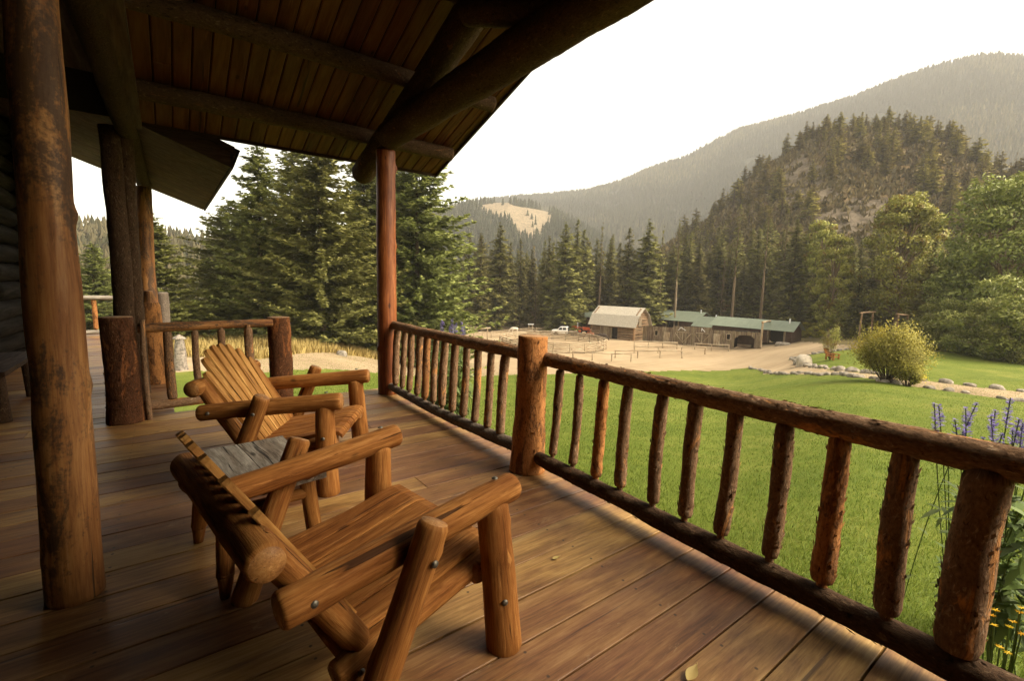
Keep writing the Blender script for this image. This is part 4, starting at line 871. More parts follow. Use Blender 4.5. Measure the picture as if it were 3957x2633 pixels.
for i in range(30):
    px = 1085 + i * 27 + random.uniform(-9, 9); tree_px('spruce_tree', CON[i % 4], 22, px, random.uniform(540, 600), random.uniform(126, 136), 'dark spruce standing along the edge of the dirt yard', 'spruces along the yard', random.uniform(1, 1.25))
for px, pt, r in ((1660, 600, 125), (1185, 640, 112), (1232, 650, 108)):
    tree_px('dead_spruce', DEAD[0], 20, px, pt, r, 'rusty brown dying spruce among the green ones', 'dying spruces', 1.0)
for i in range(86):      # second and third rows of the wood
    px = 1000 + i * 15.5 + random.uniform(-8, 8); r = random.uniform(126, 158)
    top = np.interp(px, [1000, 1300, 1500, 1640, 1760, 1900, 2100, 2360], [590, 560, 565, 545, 520, 540, 560, 600]) + random.uniform(-22, 30)
    tree_px('forest_spruce', CON[i % 4] if i % 5 else DEAD[0], 22 if i % 5 else 20, px, top, r, 'spruce in the dense wood between the yard and the knoll', GF, 1.05)
for px, pt, r in ((2136, 560, 96), (2156, 590, 94), (1998, 575, 104), (1972, 600, 102)):
    tree_px('spruce_tree', CON[px % 4], 22, px, pt, r, 'dark spruce standing between the cottonwoods on the right', 'spruces between the cottonwoods', 1.05)
for i in range(14):      # dark spruces behind the cottonwoods on the right
    px = 1880 + i * 42 + random.uniform(-12, 12)
    tree_px('forest_spruce', CON[i % 4], 22, px, random.uniform(520, 610), random.uniform(104, 120), 'spruce in the dense wood between the yard and the knoll', GF, 1.15)
cnt = 0
sk = [(1560, 520), (1640, 470), (1672, 440), (1700, 410), (1722, 392), (1740, 365), (1765, 372), (1838, 300), (1868, 290), (1880, 292), (1898, 268), (1915, 280), (1960, 260), (1972, 270), (1990, 262), (2012, 262), (2028, 275), (2045, 262), (2062, 268), (2082, 272), (2100, 276), (2115, 275), (2135, 285), (2160, 280), (2185, 300), (2200, 312), (2218, 312), (2240, 340), (2262, 358), (2290, 368), (2320, 380), (2345, 362)]
for px, pt in sk:
    p = kn_at(np.array([az_of(px, pt + 40)]), np.array([random.uniform(.96, 1.0)]))[0]; zt = at_r(px, pt, math.hypot(p[0], p[1]))[2]
    plant_tree('knoll_pine', KNP[cnt % 3], 13, p - (0, 0, .3), max(6, min(11, zt - p[2])), random.uniform(1.25, 1.7), None, 'pine on the rocky knoll, its crown against the hazy mountain', 'pines along the crest of the knoll'); cnt += 1
for i in range(235):
    for tr_ in range(30):
        aa = random.uniform(56, 92); s = random.uniform(.25, .99); p = kn_at(np.array([aa]), np.array([s]))[0]; x, y = to_px(p)
        dens = .25 + (.75 if (y < 400 or x > 2120 or x < 1780) else 0)
        if cliff(p[None])[0] > .5: dens *= .08
        if x < 2420 and random.random() < dens: break
    dead = random.random() < .12
    plant_tree('knoll_pine', DEAD[0] if dead else KNP[i % 3], 20 if dead else 13, p - (0, 0, .3), random.uniform(6, 11), random.uniform(1.0, 1.5), None, 'small pine growing on the slope of the rocky knoll', 'pines on the slope of the knoll')
# broad-leaved trees
def leafy_mesh(seed, h, rad, nl, size, matn, clumps=60, trunk_h=.28, zlo=.16, trunks=1, shape=(1, 1), trunkm='trunk_pale', up=.2):
    rs = np.random.default_rng(seed); mb = MB(); tm = MB(); C = []; 
    for i in range(clumps):
        z = rs.uniform(zlo, .97); rm = rad * math.sin(math.pi * min(1, (z - zlo) / (1 - zlo) * .86 + .1)) ** shape[0]; a = rs.uniform(0, 6.28); q = rm * rs.uniform(.25, 1) ** .6
        C.append((math.cos(a) * q, math.sin(a) * q, z * h, rs.uniform(.5, 1.15) * rad * .30))
    for x, y, z, cr in C:
        n = int(nl / clumps * rs.uniform(.6, 1.4)); v = rs.normal(0, 1, (n, 3)); v /= np.linalg.norm(v, axis=1)[:, None]; q = cr * rs.uniform(.35, 1.05, n) ** .6
        P = np.array([x, y, z]) + v * q[:, None] * (1.15, 1.15, .8)
        A = rs.normal(0, 1, (n, 3)); A /= np.linalg.norm(A, axis=1)[:, None]; A *= (size * rs.uniform(.5, 1.2, n))[:, None]; Bv = np.cross(A, rs.normal(0, 1, (n, 3))); Bv *= (size * .45 / (np.linalg.norm(Bv, axis=1) + 1e-9))[:, None]
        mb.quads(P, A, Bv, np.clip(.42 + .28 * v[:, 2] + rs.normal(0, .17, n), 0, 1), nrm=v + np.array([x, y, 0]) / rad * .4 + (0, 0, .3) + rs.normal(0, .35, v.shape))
    for t in range(trunks):
        bx = (t - (trunks - 1) / 2) * rad * .25
        add_log(tm, (bx, 0, -.3), (bx * 2, 0, h * .62), h * .016 + .04, h * .007, na=9, dl=h / 16, amp=.06, caps=False, seed=seed + t, bend=.02)
    for x, y, z, cr in C[::2]:
        b0 = (x * .12, y * .12, max(.12 * h, min(z * .72, h * .6))); add_log(tm, b0, (x, y, z), h * .006 + .012, .012, na=5, dl=h / 10, amp=.05, caps=False, bend=.05)
    return mb.build('crown', MT[matn]), tm.build('trunk', MT[trunkm], smooth=True)
CW = [leafy_mesh(600, 21, 5.6, 24000, .24, 'cotton_dark', 150, zlo=.12, shape=(.6, 1), trunks=2), leafy_mesh(601, 18, 4.3, 17000, .23, 'cotton', 110, zlo=.2, shape=(.7, 1)), leafy_mesh(602, 15, 2.7, 12000, .21, 'cotton', 90, zlo=.12, shape=(.6, 1))]
UN = [leafy_mesh(610, 5, 2.6, 12000, .105, 'cotton_dark', 60, zlo=.05, shape=(.4, 1)), leafy_mesh(611, 4, 2.4, 7000, .11, 'bushleaf', 44, zlo=.05, shape=(.4, 1))]
tree_px('cottonwood_tree', CW[0], 21, 2300, 392, 82, 'largest dark green cottonwood at the right edge, with two pale stems', None, 1.05)
tree_px('cottonwood_tree', CW[0], 21, 2220, 560, 84, 'shorter dark cottonwood at the left flank of the largest one', None, 1.0)
tree_px('cottonwood_tree', CW[1], 18, 2062, 448, 100, 'tall yellow-green cottonwood behind the round yellow bush', None, .95)
tree_px('cottonwood_tree', CW[2], 15, 1912, 540, 98, 'slim light green cottonwood behind the young aspen', None, .9)
tree_px('cottonwood_tree', CW[2], 15, 1880, 505, 112, 'pale cottonwood top showing between spruces left of the slim light green one', None, .8)
for px, pt, r, k in ((2170, 700, 78, 0), (2220, 690, 77, 0), (2330, 640, 70, 0), (2285, 700, 72, 0), (2130, 735, 80, 0), (2380, 700, 68, 0), (2250, 740, 74, 0)):
    tree_px('thicket_bush', UN[k], 5, px, pt, r, 'dark leafy thicket bush along the far edge of the right-hand lawn', 'thicket bushes beyond the lawn', 1.1)
for px, pt, r in ((1868, 745, 106), (1885, 752, 104), (1945, 752, 104), (925, 690, 58), (985, 720, 66), (455, 700, 75)):
    tree_px('thicket_bush', UN[1], 4, px, pt, r, 'yellow-green thicket bush at the edge of the wood', 'yellowish bushes at the edge of the wood', 1.2)
# the round yellow bush, its small neighbour and the young aspen
def stem_bush(name, loc, h, rad, nl, size, label, seed, matn='bushleaf', stems=26):
    rs = np.random.default_rng(seed); o = empty(name, loc, 0, label, 'bush'); mb = MB(); sm = MB()
    for i in range(stems):
        a = rs.uniform(0, 6.28); q = rs.uniform(.15, 1) ** .7 * rad; tp = np.array([math.cos(a) * q, math.sin(a) * q, h * (.98 - .42 * (q / rad) ** 2) * rs.uniform(.8, 1.06)]); b0 = np.array([math.cos(a), math.sin(a), 0]) * rs.uniform(0, .1) * rad - (0, 0, .1)
        n = 9; t = np.linspace(0, 1, n); C = b0 + np.outer(t ** .75, tp - b0) * (1, 1, 1); C[:, 2] = b0[2] + (tp[2] - b0[2]) * t ** .8
        for j in range(n - 1): add_log(sm, C[j], C[j + 1], .02 * (1.1 - t[j]) + .004, na=4, dl=3, caps=False, amp=.0, fine=0)
        m_ = int(nl / stems); tt = rs.uniform(.36, 1.02, m_); P = np.stack([np.interp(tt, t, C[:, k]) for k in range(3)], -1) + rs.normal(0, 1, (m_, 3)) * (rad * .13 * (.5 + tt))[:, None]
        A = rs.normal(0, 1, (m_, 3)); A /= np.linalg.norm(A, axis=1)[:, None]; A *= (size * rs.uniform(.5, 1.2, m_))[:, None]; Bv = np.cross(A, rs.normal(0, 1, (m_, 3))); Bv *= (size * .4 / (np.linalg.norm(Bv, axis=1) + 1e-9))[:, None]
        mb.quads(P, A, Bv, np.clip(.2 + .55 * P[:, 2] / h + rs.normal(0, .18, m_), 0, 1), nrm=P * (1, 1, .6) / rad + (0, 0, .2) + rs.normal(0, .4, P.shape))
    mb.build('foliage', MT[matn], o); sm.build('stems', MT['trunk'], o, smooth=True); return o
p = ground_at(2040, 880); m_ = px_m(p); stem_bush('shrub', p, 134 / m_, 66 / m_, 26000, 2.5 / m_, 'big round yellow-green bush on the lawn by the stone-edged path', 701, stems=40)
p = ground_at(2086, 889); stem_bush('shrub', p, 54 / m_, 26 / m_, 4200, 2.2 / m_, 'small bush just right of the big round yellow-green bush', 702, stems=14)
p = ground_at(1910, 828); m_ = px_m(p); o = stem_bush('aspen_sapling', p, 80 / m_, 20 / m_, 1500, 1.7 / m_, 'thin young aspen above the tiny wooden chair on the far lawn', 703, 'cotton', 9)
# ---------------------------------------------------------------- the ranch yard
def azdir(a): a = math.radians(a); return np.array([math.sin(a), math.cos(a), 0])
def rot_of(a): return math.radians(90 - a)          # object rotation whose local +x points along azimuth a
def prism(mb, outline, y0, y1, axis=0, mat=0, c=None):
    """outline in (x, z), extruded along y"""
    n = len(outline); V = [(x, y0, z) for x, z in outline] + [(x, y1, z) for x, z in outline]
    Fs = [tuple(range(n)), tuple(range(2 * n - 1, n - 1, -1))] + [(i, i + n, (i + 1) % n + n, (i + 1) % n) for i in range(n)]
    V = np.array(V, float); return mb.add(V, Fs, np.roll(V, 2 - axis, axis=1) + rng.uniform(-9, 9, 3), mat, c)
def bx(name, lo, hi, m, parent, axis=0, bev=0): mb = MB(); mb.box(lo, hi, axis, bev=bev); return mb.build(name, MT[m] if isinstance(m, str) else m, parent)
# --- gambrel log barn
Rc = ground_at(1457, 785); Lb, Wb = 9.6, 6.6
barn = empty('log_barn', Rc - (0, 0, .05), rot_of(167), 'old log barn with a pale shake gambrel roof and an open dark doorway', 'barn')
OL = [MT['oldlog'], MT['endgrain']]
mb = MB(); dz = .27; D0, D1 = -Lb * .51, -Lb * .385
zw = 3.0
for i in range(11):
    z = .13 + i * dz
    for a, b_ in (((-Lb - .15, -Lb * .78), (D1 + .1, .18)) if i < 9 else ((-Lb - .15, .18),)): add_log(mb, (a, .1, z), (b_, .1, z), .115, na=8, dl=1.2, emat=1, amp=.05, dome=.03)
    add_log(mb, (-Lb, Wb, z), (0, Wb, z), .15, na=8, dl=3, emat=1)
mb.build('log_wall', OL, barn)
for a, b_ in ((-Lb + .05, -Lb * .78), (D1 + .1, -.05)): bx('gap_shade', (a, .12, 0), (b_, .2, 2.9), 'dark', barn)  # near-black backing boards: shade in the gaps between logs, given as colour
for x in (-.06, -Lb): bx('gap_shade', (x, .15, 0), (x + .06, Wb - .15, 3.6), 'dark', barn)
for xx in (0, -Lb):
    mb = MB()
    for i in range(24):
        z = i * dz; ymin = -.02 if z < 3 else np.interp(z, [3, 5.1, 6.6], [.05, 1.05, 3.2]); ymax = Wb - ymin
        if ymax - ymin > .3: add_log(mb, (xx, ymin - .15, z + .13), (xx, ymax + .15, z + .13), .115, na=8, dl=1.5, emat=1, amp=.05, dome=.03)
    mb.build('gable_wall', OL, barn)
mb = MB(); x = -Lb * .79
while x < D0 - .05: mb.box((x + .01, -.16, .1), (x + .2, -.1, 2.5), 2, c=random.random()); x += .215
mb.build('plank_door', MT['oldplank'], barn)
bx('door_beam', (-Lb * .95, -.2, 2.5), (D1 + .5, -.08, 2.72), 'oldplank', barn)
bx('doorway', (D0 - .0, .28, .0), (D1 + .1, .32, 2.5), 'dark', barn, 2)  # near-black sheet in the opening stands in for the shade inside the barn
bx('loft_door', (.16, 1.7, 2.9), (.22, 2.9, 4.7), 'oldplank', barn, 2)
bx('log_step', (D1 + .8, -.5, .05), (-.5, -.2, .4), 'oldlog', barn)
mb = MB(); prof = [(-.75, 2.75), (.75, 4.95), (Wb / 2, 6.55)]
def shakes(mb, p, q, x0, x1, rows):
    p = np.array([0, *p]); q = np.array([0, *q]); d = q - p; L = np.linalg.norm(d); d /= L; n = np.array([0, -d[2], d[1]]); n = n if n[2] > 0 else -n
    for r_ in range(rows):
        x = x0 + random.uniform(-.1, 0); a = r_ * L / rows; b_ = (r_ + 1.25) * L / rows
        while x < x1:
            wd = random.uniform(.16, .34); T = (np.array([[1, 0, 0], d, n]).T, p + (x, 0, 0) + n * random.uniform(0, .015)); mb.box((.005, a - random.uniform(0, .02), .02 if r_ else 0), (wd - .005, min(b_, L + .05), .05), 1, c=random.random(), T=T); x += wd
shakes(mb, prof[0], prof[1], -Lb - .5, .6, 11); shakes(mb, prof[1], prof[2], -Lb - .5, .6, 8)
for s in ((prof[0], prof[1]), (prof[1], prof[2])):
    (y0, z0), (y1, z1) = s; slab(mb, [(-Lb - .5, Wb - y0, z0), (.6, Wb - y0, z0), (.6, Wb - y1, z1), (-Lb - .5, Wb - y1, z1)], .06); slab(mb, [(-Lb - .5, y0, z0 - .07), (.6, y0, z0 - .07), (.6, y1, z1 - .07), (-Lb - .5, y1, z1 - .07)], .05)
mb.build('shake_roof', MT['shake'], barn)
# --- sheds under green metal roofs
def shed(name, label, A, B, W, ze, zr, zg, over=.5, open_=()):
    A = np.array(A); B = np.array(B); d = (A - B)[:2]; L = np.linalg.norm(d); a = math.degrees(math.atan2(d[0], d[1]))
    o = empty(name, (A[0], A[1], zg), rot_of(a), label, 'shed', 'green-roofed sheds'); h = ze - zg; hr = zr - zg   # local: x -L..0, y 0..W (away)
    mb = MB(); x = -L + over
    while x < -over:
        if not any(a0 * L < x + L < b0 * L for a0, b0 in open_): mb.box((x + .004, over, -.3), (min(-over, x + .3), over + .08, h + .12), 2, c=random.random())
        x += .305
    mb.box((-over - .08, over + .09, -.3), (-over, W - over, h), 2); mb.box((-L + over, over + .09, -.3), (-L + over + .08, W - over, h), 2); mb.box((-L + over, W - over + .01, -.3), (-over, W - over + .08, h), 2)
    for xx in (-over - .08, -L + over): prism(mb, [(0, 0)] * 0 or [(over, h), (W - over, h), (W / 2, hr - .15)], 0, .08) if False else mb.add([(xx + k * .08, y, z) for k in (0, 1) for y, z in ((over, h), (W - over, h), (W / 2, hr - .15))], [(0, 1, 2), (5, 4, 3), (0, 3, 4, 1), (1, 4, 5, 2), (2, 5, 3, 0)])
    mb.build('wall', MT['brown_wall'], o)
    for a0, b0 in open_:
        bx('bay_shade', (a0 * L - L, over + 1.2, -.2), (b0 * L - L, over + 1.25, h), 'dark', o)  # dark sheet set inside the bay, its inner shade painted as colour
        for q in (a0, b0): log_obj('bay_post', (q * L - L, over - .1, -.2), (q * L - L, over - .1, h + .05), .17, mat=[MT['trunk_pale'], MT['endgrain']], parent=o, na=10, dl=.5)
    mb = MB()
    for y0, y1 in ((0, W / 2), (W, W / 2)): slab(mb, [(-L, y0, h), (0, y0, h), (0, y1, hr), (-L, y1, hr)], .06)
    k = 0; x = -L + .3
    while x < -.1:      # standing ribs
        for y0 in (0, W): slab(mb, [(x, y0, h + .05), (x + .04, y0, h + .05), (x + .04, W / 2, hr + .05), (x, W / 2, hr + .05)], .05)
        x += .6
    mb.build('metal_roof', MT['green_roof'], o)
    for fx in (.55, .93) if L > 16 else (.9,): log_obj('vent_pipe', (-L + fx * L, W / 2 - .6, hr - .4), (-L + fx * L, W / 2 - .6, hr + .55), .13, mat=[MT['white']] * 2, parent=o, na=10, dl=1, amp=0, fine=0)
    return o
def perp(A, B): d = (np.array(A) - B)[:2]; d = d / np.linalg.norm(d); return np.array([-d[1], d[0], 0])   # left of B->A = away
def fit_w(A, B, target_x):
    n = perp(A, B); ws = np.linspace(2, 16, 300); x, _ = to_px(np.array(A) + n * ws[:, None]); return float(ws[np.argmin(abs(x - target_x))])
def do_shed(name, label, pa, pb, pc_x, pr, r, zg, **k):
    A = at_r(*pa, r); B = at_z(*pb, A[2]); W = fit_w(A, B, pc_x); mid = A + perp(A, B) * W / 2; zr = at_r(*pr, math.hypot(mid[0], mid[1]))[2]
    return shed(name, label, A, B, W, A[2], max(zr, A[2] + .8), zg, **k)
g_ = ground_at(1822, 791); do_shed('long_shed', 'longest green-roofed shed, its open bay and gable end facing right', (1826, 765), (1631, 748), 1854, (1841, 742), math.hypot(g_[0], g_[1]) - .3, g_[2], open_=((.72, .9),))
g2 = ground_at(1601, 772); do_shed('hay_shed', 'green-roofed shed just right of the log barn, with a dark opening in its side', (1601, 742.5), (1496, 734), 1648, (1630, 720), 112, float(terrain(*at_r(1601, 742, 112)[:2])), open_=((.36, .62),))
do_shed('lean_shed', 'small low green roof wedged between the two larger green-roofed sheds', (1636, 755), (1589, 750.4), 1672, (1642, 731), 105, float(terrain(*at_r(1636, 755, 105)[:2])))
do_shed('tack_shed', 'small green-roofed shed peeping out left of the log barn', (1392, 731.5), (1345, 730), 1402, (1390, 719), 118, float(terrain(*at_r(1392, 731, 118)[:2])), open_=((.3, .7),))
# --- weathered plank stockade with doors, gates and an arched shelter
S0 = ground_at(1478, 783.5); S1 = ground_at(1750, 802); dS = S1 - S0; LS = math.hypot(dS[0], dS[1]); aS = math.degrees(math.atan2(dS[0], dS[1]))
st_ = empty('stockade_wall', S0, rot_of(aS), 'weathered grey plank stockade joining the log barn to the log gateway', 'wall'); sl_ = dS[2] / LS
dd = np.array([dS[0], dS[1]]) / LS
def sx(px):   # distance along the wall under a picture column
    v = ray(px, 780)[:2]; Mx = np.array([[v[0], -dd[0]], [v[1], -dd[1]]]); return float(np.linalg.solve(Mx, S0[:2])[1])
H0 = (783.5 - 750) / px_m(S0); H1 = (802 - 766) / px_m(S1)
def hh(x): return (H0 + (H1 - H0) * x / LS) + (.35 if sx(1546) < x < sx(1636) else 0)
xa0, xa1 = sx(1690), sx(1735)
mb = MB(); x = 0
while x < LS:
    wd = random.uniform(.18, .3); za = x * sl_
    lo = za - .3
    if xa0 < x < xa1: lo = za + 2.1 - .55 * max(0, abs((x - (xa0 + xa1) / 2) / (xa1 - xa0) * 2) - .55) / .45
    mb.box((x + .008, -.04 - random.uniform(0, .03), lo), (x + wd, .04, za + hh(x) + random.uniform(-.05, .04)), 2, c=random.random()); x += wd
mb.build('plank_wall', MT['oldplank'], st_)
for px0, px1, hd in ((1528, 1541, 2.0), (1642, 1657, 2.15)): bx('door', (sx(px0), -.14, sx(px0) * sl_), (sx(px1), -.09, sx(px0) * sl_ + hd), 'fence', st_, 2)
for px0, px1 in ((1553, 1590), (1597, 1634)):
    a, b_ = sx(px0), sx(px1); z = a * sl_; mb = MB(); x = a
    while x < b_ - .1: mb.box((x, -.15, z + .1), (min(b_, x + .19), -.1, z + 2.1), 2, c=random.random()); x += .2
    gt = mb.build('gate', MT['oldplank'], st_)
    m_ = (a + b_) / 2
    for p, q in (((a, z + 2.0), (m_, z + .2)), ((b_, z + 2.0), (m_, z + .2)), ((a + .3, z + 2.15), (b_ - .3, z + 2.15)), ((m_, z + .1), (m_, z + 2.15))): log_obj('brace', (p[0], -.2, p[1]), (q[0], -.2, q[1]), .06, mat=[MT['fence']] * 2, parent=gt, na=6, dl=1)
for a_, b_, c_ in ((1566, 1572, 1560), (1614, 1608, 1622)):
    z = sx(a_) * sl_ + 2.9; mb = MB(); add_log(mb, (sx(a_), -.2, z + .1), (sx(c_), -.25, z - .5), .05, na=6, dl=.3); add_log(mb, (sx(a_), -.2, z + .1), (sx(b_) + .5, -.25, z - .4), .05, na=6, dl=.3); mb.build('antlers', MT['white'], st_)
for px0, px1 in ((1506, 1514), (1671, 1681)):
    a, b_ = sx(px0), sx(px1); z = a * sl_ + 1.15; fr = bx('window', (a, -.12, z), (b_, -.06, z + 1.1), 'fence', st_); bx('pane', (a + .1, -.135, z + .1), (b_ - .1, -.125, z + 1.0), 'dark', fr)
bx('shelter_back', (xa0 - .2, 1.6, xa0 * sl_ - .2), (xa1 + .2, 1.7, xa0 * sl_ + 2.9), 'brown_wall', st_); bx('shelter_bench', (xa0 + .3, .7, xa0 * sl_), (xa1 - .6, 1.1, xa0 * sl_ + .45), 'oldplank', st_)
bx('shelter_side', (xa0 - .1, .06, xa0 * sl_ - .2), (xa0, 1.6, xa0 * sl_ + 2.4), 'dark', st_); bx('shelter_side', (xa1, .06, xa0 * sl_ - .2), (xa1 + .1, 1.6, xa0 * sl_ + 2.4), 'brown_wall', st_); bx('shelter_roof', (xa0 - .2, .06, xa0 * sl_ + 2.75), (xa1 + .2, 1.7, xa0 * sl_ + 2.8), 'dark', st_)
# --- log gateways
FE = [MT['fence'], MT['endgrain']]
def gateway(label, posts, top, r=.16, group='log gateways', FE=FE):
    P = [np.array(p) for p in posts]; o = empty('log_gateway', P[0], 0, label, 'gateway', group); Q = []
    for p, z in zip(P, top):
        q = p - P[0]; Q.append((q[0], q[1], z - P[0][2])); log_obj('post', q - (0, 0, .3), Q[-1], r, mat=FE, parent=o, na=9, dl=.6)
    a, b_ = np.array(Q[0]), np.array(Q[-1]); d = (b_ - a) / np.linalg.norm(b_ - a)
    log_obj('beam', a - d * .6 + (0, 0, r), b_ + d * .6 + (0, 0, r), r * 1.05, mat=FE, parent=o, na=9, dl=.6); return o
def gpost(px, pbase, ptop): g = ground_at(px, pbase); return g, at_r(px, ptop, math.hypot(g[0], g[1]))[2]
(a, za), (b_, zb) = gpost(1750, 803, 744), gpost(1768, 790, 741); gateway('tall log gateway at the right end of the plank stockade', (a, b_), (za, zb))
for lab, p1, p2 in (('log frame of two posts and a beam by the wood, left of the pair', (1980, 775, 722), (2005, 778, 720)), ('log frame standing above the round yellow bush, right of the pair', (2064, 776, 725), (2086, 778, 727))):
    q1 = at_r(p1[0], 750, 90); q2 = at_r(p2[0], 750, 93); q1[2] = terrain(q1[0], q1[1]); q2[2] = terrain(q2[0], q2[1])
    gateway(lab, (q1, q2), (at_r(p1[0], p1[2], 90)[2], at_r(p2[0], p2[2], 93)[2]), .12, 'log frames by the wood', [MT['oldlog']] * 2)
# --- hitching rails and fences
def fence(name, label, pts, tops, rails, rp=.09, rr_=.07, group=None, h=None, matl=FE, cat='fence'):
    P = [np.array(p, float) for p in pts]; o = empty(name, P[0], 0, label, cat, group)
    for p, t in zip(P, tops): q = p - P[0]; log_obj('post', q - (0, 0, .3), q + (0, 0, t), rp, mat=matl, parent=o, na=7, dl=.5)
    for f in rails:
        for (p, t), (q, u) in zip(zip(P[:-1], tops[:-1]), zip(P[1:], tops[1:])):
            a = p - P[0] + (0, 0, t * f); b_ = q - P[0] + (0, 0, u * f); e = (b_ - a) / np.linalg.norm(b_ - a) * .08; log_obj('rail', a - e, b_ + e, rr_, mat=matl, parent=o, na=7, dl=1.2)
    return o
def row(p0, p1, n): a, b_ = ground_at(*p0), ground_at(*p1); out = []; 
def row(p0, p1, n):
    a, b_ = ground_at(*p0), ground_at(*p1); out = []
    for i in range(n): q = a + (b_ - a) * i / (n - 1); q[2] = terrain(q[0], q[1]); out.append(q)
    return out
for lab, p0, p1, n in (('hitching rail nearest the lawn, lowest of the five in the yard', (1318, 827), (1452, 833), 4), ('hitching rail second from the lawn, four posts', (1415, 824), (1569, 825), 4), ('long hitching rail in the middle of the five', (1459, 813), (1622, 816), 4), ('hitching rail in front of the barn corner, farthest from the lawn', (1459, 800), (1557, 803), 4), ('hitching rail in front of the arched shelter, rightmost of the five', (1598, 805), (1676, 809), 3)):
    P = row(p0, p1, n); fence('hitching_rail', lab, P, [1.12] * n, (1.0,), .1, .09, 'hitching rails in the dirt yard', cat='hitching rail')
pc = ground_at(1271, 797); rad = 121 / px_m(pc); npn = 22
P = [pc + (math.cos(t) * rad, math.sin(t) * rad, 0) for t in np.linspace(0, 2 * math.pi, npn + 1)]
for p in P: p[2] = terrain(p[0], p[1])
fence('round_pen', 'round corral of stacked pale rails left of the barn', P, [1.65] * (npn + 1), (.2, .4, .59, .78, .97), .11, .1)
for lab, pts, hgt_, rl in (('pale rail fence running from the round corral to the parked truck', [(1130, 778), (1165, 774), (1200, 771), (1235, 768), (1265, 765)], 1.3, (.4, .7, .98)), ('thin wire-and-post fence left of the round corral', [(1030, 782), (1060, 781), (1090, 780), (1110, 779)], 1.3, (.5, .95)), ('long dark rail fence under the spruces at the back of the yard', [(1000, 752), (1040, 751), (1080, 751), (1120, 752), (1160, 752), (1200, 752), (1240, 753)], 1.2, (.5, .95)), ('pale rail fence glimpsed between the left-hand trees', [(440, 760), (475, 758), (510, 758), (545, 758), (580, 757)], 1.2, (.4, .7, .98))):
    P = [ground_at(*p) for p in pts]; fence('rail_fence', lab, P, [hgt_] * len(P), rl, .08, .06, 'rail fences')
g1 = ground_at(1121, 783); h1 = at_r(1121, 757, math.hypot(g1[0], g1[1]))[2]; g0 = ground_at(1062, 786); h0 = at_r(1062, 764, math.hypot(g0[0], g0[1]))[2]
gateway('single horizontal pale log on posts at the left of the corral', (g0, g1), (h0, h1), .13, 'log gateways')
g1 = ground_at(1216, 776); rr0 = math.hypot(g1[0], g1[1]); o = empty('post_stand', g1, rot_of(120), 'two slim posts with a pale board on top beside the round corral', 'post'); ht = at_r(1216, 747, rr0)[2] - g1[2]
for x in (0, .75): log_obj('post', (x, 0, -.3), (x, 0, ht), .06, mat=FE, parent=o, na=7, dl=.6)
bx('board', (-.2, -.15, ht), (1.0, .15, ht + .12), 'white', o)
g1 = at_r(1551, 740, 116); g1[2] = terrain(g1[0], g1[1]); o = empty('utility_pole', g1, 0, 'bare yellowish pole rising behind the shed right of the barn', 'pole'); log_obj('shaft', (0, 0, 0), (0, 0, at_r(1551, 648, 116)[2] - g1[2]), .2, .13, mat=[MT['fence']] * 2, parent=o, na=10, dl=1)
# --- pickup with a flat bed, seen side-on, nose to the left
g1 = ground_at(1299, 772); tr = empty('pickup_truck', g1, rot_of(139), 'white crew-cab pickup with a black flat bed parked by the corral', 'truck')
mb = MB(); prism(mb, [(-2.75, .5), (-2.75, .95), (-2.68, 1.12), (-1.6, 1.22), (-.95, 1.86), (.55, 1.9), (.72, 1.78), (.74, .5)], -.92, .92); mb.build('body', MT['white'], tr)
for y in (-.935, .925):
    for x0, x1, s in ((-1.35, -.5, 1), (-.35, .35, 0)):
        mb = MB(); prism(mb, [(x0, 1.24), (x0 + (.42 if s else 0), 1.72), (x1, 1.74), (x1, 1.24)], y, y + .012); mb.build('window', MT['glass'], tr)
mb = MB(); mb.add([(-1.6, -.8, 1.24), (-1.6, .8, 1.24), (-1.02, .74, 1.82), (-1.02, -.74, 1.82)], [(0, 1, 2, 3)]); mb.V[-1] = mb.V[-1] + (-.02, 0, .01); mb.build('windscreen', MT['glass'], tr)
bx('flat_bed', (.8, -1.04, .8), (2.75, 1.04, .98), 'black', tr); bx('bed_planks', (.85, -1.0, .983), (2.7, 1.0, 1.02), 'oldplank', tr); bx('headache_rack', (.78, -.9, 1.0), (.86, .9, 1.85), 'black', tr); bx('chassis', (-2.5, -.5, .42), (2.7, .5, .6), 'black', tr); bx('bumper', (-2.86, -.9, .5), (-2.75, .9, .72), 'steel', tr); bx('tool_box', (.95, -1.0, .55), (1.5, -.7, .87), 'black', tr)
def wheel(name, par, c, r, wdt, hub='steel'):
    mb = MB(); add_log(mb, (c[0], c[1] - wdt / 2, c[2]), (c[0], c[1] + wdt / 2, c[2]), r, na=20, dl=1, amp=0, fine=0, dome=.03); wl = mb.build(name, [MT['black']] * 2, par, smooth=False)
    mb = MB(); add_log(mb, (c[0], c[1] - wdt / 2 - .03, c[2]), (c[0], c[1] + wdt / 2 + .03, c[2]), r * .5, na=14, dl=1, amp=0, fine=0, dome=.05); mb.build('rim', [MT[hub]] * 2, wl)
for x in (-1.75, 1.75):
    for y in (-.82, .82): wheel('wheel', tr, (x, y, .4), .4, .26)
for y in (-.6, .6): bx('headlight', (-2.77, y - .18, .85), (-2.74, y + .18, 1.0), 'glass', tr)
